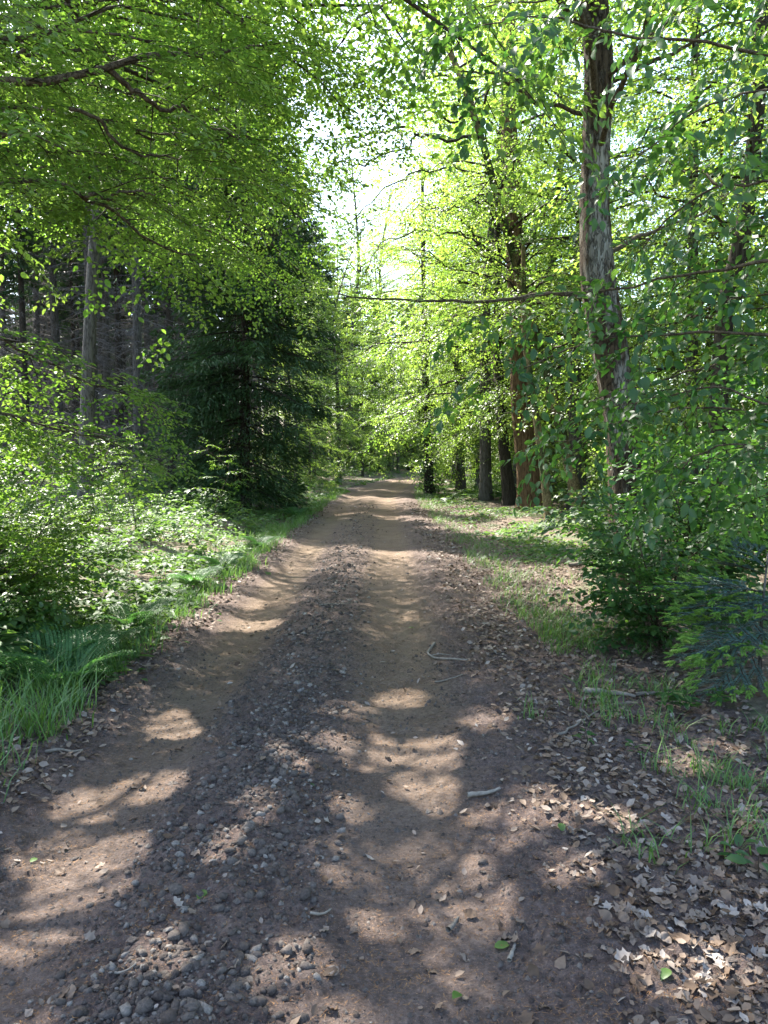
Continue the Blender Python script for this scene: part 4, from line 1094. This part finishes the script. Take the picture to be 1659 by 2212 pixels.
x2, y2 = tufted(rng, 8000, lambda y, m: xc(y) + 1.42 - .012 * np.clip(y - 6, 0, 25) + .12 * noise2(y * .8, y * 0, 36) + np.abs(rng.normal(0, .40, m)), lambda m: 6.5 + 40 * rng.random(m) ** 1.5, 16, .08)
x3, y3 = tufted(rng, 1500, lambda y, m: rng.normal(1.55, .30, m) + .03 * y, lambda m: rng.uniform(2.9, 7.5, m), 22, .05)
x2 = np.concatenate([x2, x3]); y2 = np.concatenate([y2, y3])
add('verge_grass', grass_mesh('verge_grass', rng, x2, y2, rng.uniform(.04, .16, len(x2)) * np.where(y2 < 5.2, 1.1, 1.), 1.25, .0030), M['grass'], kind='stuff', label='sparse grass tufts in the leaf litter on the oak verge', cat='grass')

# ------------------------------------------------------------------ ferns
def frond_mesh(seed, Ln=.55):
    rng = np.random.default_rng(seed); Ls = [[], [], [], [], []]; g = Geo()
    t = np.linspace(0, 1, 14)
    ax = np.stack([.03 * np.sin(t * 3 + seed), Ln * t * .86, Ln * (.75 * t - .62 * t * t)], -1)
    g.tube(ax, .0032 * (1.1 - t), 4, .6, False)
    for k in range(22):
        f = .14 + .84 * k / 22
        p = np.array([np.interp(f, t, ax[:, i]) for i in range(3)])
        pl = Ln * .30 * math.sin(math.pi * (f ** .75) * .93 + .12) * 1.0
        for sgn in (-1, 1):
            d = unit(np.array([sgn, .45, -.10]))
            nl = max(3, int(pl / .013))
            for j in range(nl):
                q = (j + .5) / nl
                a = (1 if j % 2 else -1) * R(62)
                e = np.array([d[0] * math.cos(a) - d[1] * math.sin(a), d[0] * math.sin(a) + d[1] * math.cos(a), d[2]])
                Ls[0].append(p + d * pl * q); Ls[1].append(e); Ls[2].append(np.array([0, -.5, 1.0]) + rng.normal(0, .15, 3))
                Ls[3].append(.026 * (1.15 - q) + .006); Ls[4].append(float(np.clip(rng.normal(.5, .2), 0, 1)))
    L = [np.array(a) for a in Ls]
    return leaf_mesh('leaflets', L, 2, .34), g.mesh('frond')
FR = [frond_mesh(61), frond_mesh(62, .5), frond_mesh(63, .6)]
def fern(x, y, n, sc, label, rng):
    o = thing('fern', (x, y, float(gz(x, y))), label, 'fern', None)
    for k in range(n):
        lm, sm = FR[k % 3]
        f = add('frond', sm, M['fern'], o)
        f.rotation_euler = (rng.uniform(.15, .5), 0, k * 2.39996 + rng.normal(0, .2)); s = sc * rng.uniform(.8, 1.15); f.scale = (s, s, s)
        add('leaflets', lm, M['fern'], f, kind='stuff')
rng = np.random.default_rng(64)
gx = G(70, 1490); fern(gx[0], gx[1] + .15, 11, 1.25, 'large feathery fern in the tall grass below the dark shrub', rng)
gx = G(10, 1430); fern(gx[0], gx[1], 9, 1.1, 'smaller fern crowded behind the large feathery one', rng)
for px_, py_, k_, sc_f, lab_ in ((150, 1500, 9, 1.0, 'fern leaning out over dry leaves at the shrub edge'), (205, 1425, 8, .9, 'fern half buried in verge grass below the dark shrub'), (290, 1370, 8, .9, 'fern between the dark shrub and the sunlit verge'),
        (420, 1275, 7, .9, 'fern on the sunlit verge among glinting leaves'), (480, 1235, 7, .9, 'fern tucked in undergrowth on the bright verge')):
    gx = G(px_, py_); fern(gx[0], gx[1], k_, sc_f, lab_, rng)
gx = G(560, 1190); fern(gx[0], gx[1], 7, 1.0, 'fern at the grassy track edge among glinting undergrowth', rng)
gx = G(640, 1120); fern(gx[0], gx[1], 7, 1.1, 'fern on the grassy verge near the dark spruce', rng)

# ------------------------------------------------------------------ young fir with lime new shoots
def fir_branch(seed, Ln=.62):
    rng = np.random.default_rng(seed); g = Geo(); A = [[], [], [], [], []]; B = [[], [], [], [], []]
    def shoot(p, d, ln, tipped):
        t = np.linspace(0, 1, 5); pts = p + d * (ln * t)[:, None] + np.array([0, 0, -.10 * ln]) * (t * t)[:, None]
        g.tube(pts, .0032 * (1.2 - t), 4, .8, False)
        m = int(ln / .0030)
        for k in range(m):
            q = k / m; s = 1 if k % 2 else -1
            sd = unit(np.cross(d, [0, 0, 1.0])) * s
            e = unit(d * .45 + sd + np.array([0, 0, rng.normal(.12, .18)]))
            A[0].append(p + d * ln * q + np.array([0, 0, -.10 * ln * q * q])); A[1].append(e); A[2].append(np.array([0, 0, 1.0]) + rng.normal(0, .3, 3))
            A[3].append(rng.uniform(.021, .031) * (1.1 - .3 * q)); A[4].append(rng.random())
        if tipped:
            for j in range(2):
                dd = unit(d + rng.normal(0, .25, 3)); e0 = pts[-1]
                for k in range(26):
                    q = k / 26; s = 1 if k % 2 else -1
                    sd = unit(np.cross(dd, [0, 0, 1.0])) * s
                    B[0].append(e0 + dd * .065 * q); B[1].append(unit(dd * .9 + sd * .8 + rng.normal(0, .15, 3))); B[2].append(np.array([0, 0, 1.0]) + rng.normal(0, .3, 3))
                    B[3].append(.024); B[4].append(rng.random())
    main = np.array([0, 1.0, 0]); shoot(np.zeros(3), main, Ln, True)
    for k in range(8):
        f = .16 + .78 * k / 8; s = 1 if k % 2 else -1
        d = unit(np.array([s * .85, .75, rng.normal(0, .05)])); ln = Ln * .52 * (1.05 - f)+.05
        p = main * Ln * f + np.array([0, 0, -.10 * Ln * f * f])
        shoot(p, d, ln, True)
        if ln > .16:
            for s2 in (-1, 1):
                shoot(p + d * ln * .45, unit(d + np.array([s2 * .6, s2 * -.1 + .2, 0])), ln * .45, True)
    return g.mesh('branch'), leaf_mesh('needles', [np.array(a) for a in A], 2, .075), leaf_mesh('new_shoots', [np.array(a) for a in B], 2, .13)
FB = [fir_branch(71), fir_branch(72, .55), fir_branch(73, .5)]
gx = G(1640, 1500)
fx, fy = float(gx[0]), float(gx[1])
fir = thing('young_fir', (fx, fy, float(gz(fx, fy))), 'young blue-green fir with lime new shoots beside the hornbeam shrub', 'fir', None)
g = Geo(); g.tube(np.array([[0, 0, -.03], [0, .01, .4], [.02, 0, .78]]), [.014, .010, .004], 7, .4)
add('stem', g.mesh('stem'), M['bark_grey'], fir); fir.scale = (1.15, 1.15, 1.2)
rng = np.random.default_rng(74)
for k, (z, az, el, s) in enumerate([(.56, 168, 5, 1.0), (.50, 195, 0, 1.05), (.44, 150, -6, 1.0), (.40, 215, -5, 1.0), (.32, 178, -14, .95), (.26, 140, -18, .9), (.24, 205, -22, .9), (.55, 120, 8, .9), (.5, 60, 0, .9), (.52, 260, 5, .9), (.35, 10, -5, .9), (.66, 175, 20, .7), (.70, 100, 30, .55), (.7, 300, 28, .5), (.40, 320, -5, .9)]):
    b_, n_, s_ = FB[k % 3]
    br = add('branch', b_, M['twig'], fir, (0, 0, z)); br.rotation_euler = (R(el), R(rng.normal(0, 10)), R(az - 90)); br.scale = (s, s, s)
    add('needles', n_, M['fir'], br, kind='stuff'); add('new_shoots', s_, M['firtip'], br, kind='stuff')

# ------------------------------------------------------------------ stones, clods
def rock_verts(seed, sub=False):
    rng = np.random.default_rng(seed); ph = (1 + 5 ** .5) / 2
    V = np.array([[-1, ph, 0], [1, ph, 0], [-1, -ph, 0], [1, -ph, 0], [0, -1, ph], [0, 1, ph], [0, -1, -ph], [0, 1, -ph], [ph, 0, -1], [ph, 0, 1], [-ph, 0, -1], [-ph, 0, 1]], float)
    T = np.array([[0, 11, 5], [0, 5, 1], [0, 1, 7], [0, 7, 10], [0, 10, 11], [1, 5, 9], [5, 11, 4], [11, 10, 2], [10, 7, 6], [7, 1, 8], [3, 9, 4], [3, 4, 2], [3, 2, 6], [3, 6, 8], [3, 8, 9], [4, 9, 5], [2, 4, 11], [6, 2, 10], [8, 6, 7], [9, 8, 1]])
    V = unit(V)
    if sub:
        mid = {}; Vl = list(V); T2 = []
        def mp(a, b):
            k = (min(a, b), max(a, b))
            if k not in mid: mid[k] = len(Vl); Vl.append(unit(Vl[a] + Vl[b]))
            return mid[k]
        for a, b, c in T:
            x, y, z = mp(a, b), mp(b, c), mp(c, a); T2 += [[a, x, z], [b, y, x], [c, z, y], [x, y, z]]
        V = np.array(Vl); T = np.array(T2)
    V = V * rng.uniform(.62, 1.28, (len(V), 1)) * np.array([1.0, rng.uniform(.65, .95), rng.uniform(.5, .8)])
    return V, T
RK = [rock_verts(100 + i) for i in range(10)]
RK = [(V, T[V[T].mean(1)[:, 2] > -.22]) for V, T in RK]
def scatter_rocks(rng, x, y, s, tint, sink=.02):
    n = len(x); z = gz(x, y); v = rng.integers(0, 10, n); g = Geo()
    for i in range(10):
        k = np.where(v == i)[0]
        if not len(k): continue
        V, T = RK[i]; a = rng.uniform(0, 6.283, len(k)); c, sn = np.cos(a)[:, None], np.sin(a)[:, None]
        X = (V[None, :, 0] * c - V[None, :, 1] * sn) * s[k][:, None]; Y = (V[None, :, 0] * sn + V[None, :, 1] * c) * s[k][:, None]; Z = V[None, :, 2] * s[k][:, None]
        W = np.stack([X + x[k][:, None], Y + y[k][:, None], Z + (z[k] + s[k] * sink)[:, None]], -1).reshape(-1, 3)
        g.put(W, (np.arange(len(k))[:, None, None] * 12 + T[None]).reshape(-1, 3), None, np.repeat(tint[k], 12))
    return g
def stony(u):
    return np.clip(1.0 * rut(u, -.60, .36, 2) + .55 * rut(u, .85, .34, 2) + .35 * rut(u, -1.85, .30, 2) + .10, 0, 1) * (1 - .75 * np.maximum(rut(u, -1.3, .24, 4), rut(u, .10, .30, 4)))
rng = np.random.default_rng(81)
n = 52000
y = 1.2 * np.exp(rng.random(n) * math.log(26 / 1.2)); u = np.where(rng.random(n) < .5, rng.normal(-.62, .30, n), rng.uniform(-2.5, 2.3, n))
k = rng.random(n) < (1 - .85 * sstep(7, 15, y)) * stony(u + .08 * noise2(y, u, 5)) * (.35 + .65 * sstep(-.3, .3, noise2(u * 1.5, y * 1.5, 6)))
y, u = y[k], u[k]; n = len(y)
s = np.clip(np.exp(rng.normal(math.log(.0066), .52, n)), .0025, .0215) * (1 + .04 * y) * np.where(np.abs(u + .6) < .5, 1.18, .9)
tint = np.clip(np.where(rng.random(n) < .24, rng.uniform(.5, .95, n), rng.uniform(0, .42, n)), 0, 1)
x = u + xc(y)
print('rocks', n)
# the largest ones are stones of their own
px, py, dd = project(np.stack([x, y, 0 * x], -1))
vis = (px > 0) & (px < 1659) & (py < 2212)
order = np.argsort(-np.where(vis, s / dd, 0))
top = order[:300]; rest = order[300:]
gm = scatter_rocks(rng, x[rest], y[rest], s[rest], tint[rest])
add('gravel', gm.mesh('gravel', None, False), M['stone'], kind='stuff', label='loose grey gravel and earth clods heaped between the wheel ruts', cat='gravel')
# crumbs of earth
n2 = 44000
yc = 1.4 * np.exp(rng.random(n2) * math.log(6.5 / 1.4)); uc = rng.uniform(-2.4, 2.2, n2)
kc = rng.random(n2) < (.25 + .75 * sstep(-.25, .25, noise2(uc * 2.2, yc * 2.2, 16))) * (1 - .6 * np.maximum(rut(uc, -1.3, .24, 4), rut(uc, .10, .30, 4)))
yc, uc = yc[kc], uc[kc]; n2 = len(yc); sc_ = np.clip(np.exp(rng.normal(math.log(.0060), .45, n2)), .002, .018)
oc = np.array([[1, 0, 0], [-1, 0, 0], [0, 1, 0], [0, -1, 0], [0, 0, 1.]]); ot = np.array([[0, 2, 4], [2, 1, 4], [1, 3, 4], [3, 0, 4]])
Vc = oc[None] * rng.uniform(.6, 1.3, (n2, 5, 1)) + rng.normal(0, .15, (n2, 5, 3)); ac = rng.uniform(0, 6.283, n2)
Wc = np.stack([Vc[..., 0] * np.cos(ac)[:, None] - Vc[..., 1] * np.sin(ac)[:, None], Vc[..., 0] * np.sin(ac)[:, None] + Vc[..., 1] * np.cos(ac)[:, None], Vc[..., 2]], -1) * sc_[:, None, None] + np.stack([uc, yc, gz(uc, yc)], -1)[:, None]
add('earth_crumbs', mk_mesh('earth_crumbs', Wc.reshape(-1, 3), (np.arange(n2)[:, None, None] * 5 + ot[None]).reshape(-1, 3), None, np.repeat(np.clip(rng.normal(.28, .16, n2), 0, 1), 5)), M['stone'], kind='stuff', label='fine dark crumbs of earth scattered over the trodden track', cat='earth crumbs')
RS = []
for i in range(16):
    V, T = rock_verts(200 + i, False); me = mk_mesh('stone', V, T, None, np.full(len(V), [.1, .25, .38, .5, .3, .8, .2, .42][i % 8]), False); me.materials.append(M['stone']); RS.append(me)
zt = gz(x[top], y[top])
for i, j in enumerate(top):
    o = bpy.data.objects.new('stone', RS[int(rng.integers(16))]); col.objects.link(o); o.parent = track
    o.location = (float(x[j]), float(y[j]), float(zt[i] + s[j] * .02)); o.rotation_euler = (rng.normal(0, .3), rng.normal(0, .3), rng.uniform(0, 6.28)); o.scale = (float(s[j] * 1.05),) * 3

# ------------------------------------------------------------------ leaf litter
def dry_leaf(seed, lobed):
    rng = np.random.default_rng(seed); m = 18
    a = np.linspace(0, 1, m // 2 + 1)
    w = (.34 * np.sin(math.pi * a ** .8) if not lobed else .36 * np.sin(math.pi * a ** 1.15) * (1 + .42 * np.cos(a * 19)))
    Lp = np.stack([-w, a, 0 * a], -1); Rp = np.stack([w, a, 0 * a], -1); C = np.stack([0 * a, a, 0 * a], -1)
    V = np.concatenate([Lp, C, Rp]); q = len(a)
    curl = rng.uniform(-.5, .9); bend = rng.uniform(-.3, .5)
    V[:, 2] = curl * V[:, 0] ** 2 * 2.2 + bend * (V[:, 1] - .5) ** 2 + rng.normal(0, .05, len(V))
    V[:, 1] -= .5
    Q = [[i, q + i, q + i + 1, i + 1] for i in range(q - 1)] + [[q + i, 2 * q + i, 2 * q + i + 1, q + i + 1] for i in range(q - 1)]
    return V, np.array(Q)
DL = [dry_leaf(300 + i, i % 2 == 0) for i in range(10)]
DLs = []
for i in range(10):
    rg = np.random.default_rng(330 + i); b = rg.uniform(-.3, .5); c = rg.uniform(.1, .5)
    DLs.append((np.array([[0, -.5, b * .3], [-.3, -.05, c * .25], [-.2, .3, c * .2], [0, .5, b * .3], [.22, .28, c * .2], [.3, -.08, c * .25], [0, 0, 0]]), np.array([[6, 0, 5], [6, 5, 4], [6, 4, 3], [6, 3, 2], [6, 2, 1], [6, 1, 0]])))
rng = np.random.default_rng(91)
def litter_density(u, y):
    r = sstep(.55, .95, u + .12 * noise2(y * 1.2, u, 71)) * (1 - .55 * sstep(2.6, 4.0, u))
    l = sstep(1.58, 1.82, -u + .1 * noise2(y * 1.2, u, 72))
    return np.clip(np.maximum(r, l) * (.55 + .6 * sstep(-.4, .4, noise2(u * 1.1, y * 1.1, 73))) + .035, 0, 1)
n = 60000
y = 1.3 * np.exp(rng.random(n) * math.log(26 / 1.3)); u = rng.uniform(-2.7, 3.0, n)
k = rng.random(n) < litter_density(u, y)
y, u = y[k], u[k]; x = u + xc(y); n = len(y)
s = rng.uniform(.018, .055, n) * (1 + .025 * y); tint = np.clip(rng.normal(.42, .28, n), 0, 1)
lift = rng.uniform(.001, .016, n)
rx, ry, rz = rng.normal(0, .38, n), rng.normal(0, .38, n), rng.uniform(0, 6.283, n)
print('litter', n)
px, py, dd = project(np.stack([x, y, 0 * x], -1)); vis = (px > 0) & (px < 1659) & (py < 2212)
order = np.argsort(-np.where(vis, s / dd, 0)); top = order[:300]; rest = order[300:]
z = gz(x, y)
def rotm(a, b, c):
    ca, sa, cb, sb, cc, sc_ = np.cos(a), np.sin(a), np.cos(b), np.sin(b), np.cos(c), np.sin(c)
    return np.stack([np.stack([cb * cc, sa * sb * cc - ca * sc_, ca * sb * cc + sa * sc_], -1), np.stack([cb * sc_, sa * sb * sc_ + ca * cc, ca * sb * sc_ - sa * cc], -1), np.stack([-sb, sa * cb, ca * cb], -1)], 1)
Rm = rotm(rx, ry, rz); g = Geo(); var = rng.integers(0, 10, n)
for i in range(10):
    k = rest[var[rest] == i]
    V, T = DLs[i]
    W = np.einsum('nij,vj->nvi', Rm[k], V) * s[k][:, None, None] + np.stack([x[k], y[k], z[k] + lift[k]], -1)[:, None]
    g.put(W.reshape(-1, 3), (np.arange(len(k))[:, None, None] * len(V) + T[None]).reshape(-1, 3), None, np.repeat(tint[k], len(V)))
add('leaf_litter', g.mesh('leaf_litter', None, True), M['litter'], kind='stuff', label='dry grey-brown fallen leaves covering both shoulders of the track', cat='leaf litter')
DM = []
for i in range(20):
    V, Q = DL[i % 10]; me = mk_mesh('dry_leaf', V, None, Q, np.full(len(V), [.08, .35, .5, .65, .9][i % 5]), True); me.materials.append(M['litter']); DM.append(me)
for j in top:
    o = bpy.data.objects.new('dry_leaf', DM[int(rng.integers(20))]); col.objects.link(o); o.parent = track
    o.location = (float(x[j]), float(y[j]), float(z[j] + lift[j])); o.rotation_euler = (float(rx[j]), float(ry[j]), float(rz[j])); o.scale = (float(s[j]),) * 3
# needles
n = 60000
y = 1.3 * np.exp(rng.random(n) * math.log(9 / 1.3)); x = rng.uniform(-2.2, 2.2, n)
k = rng.random(n) < (.25 + .75 * sstep(-.2, .3, noise2(x * 1.8, y * 1.8, 95))); x, y = x[k], y[k]; n = len(x)
a = rng.uniform(0, 6.283, n); ln = rng.uniform(.006, .014, n); wd = .0011
z = gz(x, y) + .004
d = np.stack([np.cos(a), np.sin(a), rng.normal(0, .25, n)], -1) * ln[:, None]; sd = np.stack([-np.sin(a), np.cos(a), 0 * a], -1) * wd
c = np.stack([x, y, z], -1)
V = np.stack([c - d - sd, c - d + sd, c + d], 1).reshape(-1, 3)
add('needle_litter', mk_mesh('needle_litter', V, np.arange(3 * n).reshape(-1, 3), None, np.repeat(rng.random(n), 3)), M['needle'], kind='stuff', label='orange-brown spruce needles strewn over the bare earth', cat='needles')

# ------------------------------------------------------------------ sticks
def stick(name, p0, p1, r, label, seed, forks=0, bow=.06, group=None):
    rng = np.random.default_rng(seed)
    a, b = G(*p0), G(*p1); n = 14; t = np.linspace(0, 1, n)
    L_ = np.linalg.norm(b - a)
    sd = unit(np.cross(b - a, [0, 0, 1.0]))
    pts = a + (b - a) * t[:, None] + sd * (bow * L_ * np.sin(math.pi * t) + rng.normal(0, .008 * L_, n))[:, None]
    pts[:, 2] = np.convolve(np.pad(gz(pts[:, 0], pts[:, 1]), 2, 'edge'), np.ones(5) / 5, 'valid') + r * 1.1 + .006
    base = pts[0].copy(); g = Geo(); g.tube(pts, r * (1.1 - .5 * t) * (1 + rng.normal(0, .06, n)), 7, rng.uniform(.4, .9))
    o = add(name, g.mesh(name, base), M['wood'], None, base, None, label, 'stick', group)
    for f in range(forks):
        i = int(n * (.45 + .25 * f)); d = unit((b - a) + sd * L_ * (.8 if f % 2 else -.8)) * L_ * .28
        g2 = Geo(); e = pts[i] + d; e[2] = float(gz(e[0], e[1])) + r + .01
        g2.tube(np.array([pts[i], (pts[i] + e) / 2 + [0, 0, .01], e]), [r * .6, r * .5, r * .3], 6, .6)
        add('side_twig', g2.mesh('side_twig', base), M['wood'], o)
    return o
stick('fallen_branch', (1262, 1500), (1372, 1510), .019, 'stout pale broken branch lying in leaf litter at the grass edge', 401)
stick('stick', (1010, 1726), (1080, 1716), .011, 'short thick grey stick on the earth beside the gravel clods', 402)
stick('stick', (940, 1395), (1010, 1440), .011, 'bent forked grey twig on the litter shoulder', 403, 1, .25)
stick('stick', (940, 1472), (1000, 1470), .006, 'thin straight dark twig on the packed rut edge', 404)
stick('stick', (1200, 1600), (1310, 1505), .007, 'long thin forked twig leading to the stout broken branch', 405, 2)
stick('stick', (1370, 1505), (1560, 1490), .012, 'long slender branch half hidden beneath the hornbeam shrub', 406)
stick('stick', (968, 2005), (990, 1978), .009, 'stubby pale wood splinter on the sunlit needles', 407, 0, .02)
stick('stick', (1100, 2075), (1112, 2045), .007, 'small upright-lying pale twig near the torn earth', 408, 0, .02)
stick('stick', (1490, 2000), (1545, 2035), .006, 'thin twig on dark earth among pale oak leaves', 409, 1)
stick('stick', (248, 2115), (295, 2110), .004, 'thin pale straw-like twig on the dark gravel', 410, 0)
stick('stick', (670, 1985), (715, 1970), .005, 'small curved twig beside the loose stones', 411, 0, .2)
stick('stick', (100, 1642), (180, 1636), .009, 'grey stick half sunk in the litter below the verge grass', 412)
stick('stick', (690, 1315), (760, 1308), .008, 'dark twig lying across the central gravel strip', 413)
stick('fallen_branch', (1230, 1238), (1330, 1232), .03, 'dark mossy branch end poking out from beneath the hornbeam shrub', 414)

# fresh green leaves dropped on the track
rng = np.random.default_rng(95)
gl = leaf_variants('fresh', M['grass'], 0, .34)
for i, (px, py, s, lab) in enumerate([(680, 1708, .075, 'large fresh green leaf on the smooth rut beside the stones'), (442, 1938, .06, 'fresh green leaf lying on dark loose stones'),
        (1068, 1985 + 60, .06, 'crumpled lime leaf on the needle-covered earth'), (1210, 1805, .05, 'lime green leaf scrap on the sunlit torn earth'),
        (1445, 2130, .05, 'pale curled green leaf beside the torn wheel mark'), (895, 1357, .06, 'pale leaf flat on the packed brown rut'), (995, 2130, .05, 'small bluish green leaf on shaded bare earth'),
        (65, 1858, .04, 'small green leaf on the sunny earth near pale oak leaves')]):
    q = G(px, py); o = add('fallen_leaf', gl[(i * 3) % 8], None, None, (q[0], q[1], float(gz(q[0], q[1])) + .012), None, lab, 'leaf', None)
    o.rotation_euler = (rng.normal(0, .2), rng.normal(0, .2), rng.uniform(0, 6.28)); o.scale = (s, s, s)

# seedlings in the litter
def seedling(px, py, H, n, sc, label, rng, mat='horn'):
    q = G(px, py); b = np.array([q[0], q[1], float(gz(q[0], q[1]))]); o = thing('seedling', b, label, 'seedling', None)
    g = Geo(); top = b + np.array([rng.normal(0, .03), rng.normal(0, .03), H]); g.tube(np.array([b, (b + top) / 2 + rng.normal(0, .01, 3), top]), [.003, .0025, .0015], 5, .4)
    add('stem', g.mesh('stem', b), M['twig'], o)
    var = leaf_variants('horn' if mat == 'horn' else 'fresh2', M[mat], 0, .29 if mat == 'horn' else .34)
    for k in range(n):
        f = .35 + .65 * (k + 1) / n; p = (top - b) * f; az = k * 2.4 + rng.normal(0, .3)
        lf = add('leaf', var[int(rng.integers(8))], None, o, p + np.array([math.cos(az), math.sin(az), 0]) * sc * rng.uniform(.05, .5)); s = sc * rng.uniform(.7, 1.15)
        lf.rotation_euler = (rng.normal(.0, .25), rng.normal(0, .25), az - math.pi / 2); lf.scale = (s, s, s)
seedling(1440, 1545, .14, 22, .075, 'leafy seedling patch below the hornbeam beside the long slender branch', rng)
seedling(1500, 1550, .12, 20, .07, 'spreading seedling with flat leaves below the young fir', rng)
seedling(1560, 1535, .13, 18, .07, 'seedling under the drooping fir boughs', rng)
seedling(1262, 1625, .10, 7, .06, 'small green seedling alone in the pale leaf litter', rng)
seedling(1590, 1890, .10, 6, .07, 'bright seedling among grass and dry leaves', rng)
seedling(1640, 1905, .10, 5, .09, 'broad-leaved seedling next to the bright one in the grass', rng)
seedling(1380, 1640, .10, 8, .05, 'tiny seedling beside a grass tuft in the litter', rng)
seedling(120, 1560, .12, 12, .05, 'low clover-like seedling at the foot of the verge grass', rng)
print('objects', len(bpy.data.objects), 'tris', sum(len(m.loop_triangles) if m.loop_triangles else sum(max(0, 1) for _ in ()) for m in bpy.data.meshes))
print('polys', sum(len(m.polygons) for m in bpy.data.meshes))
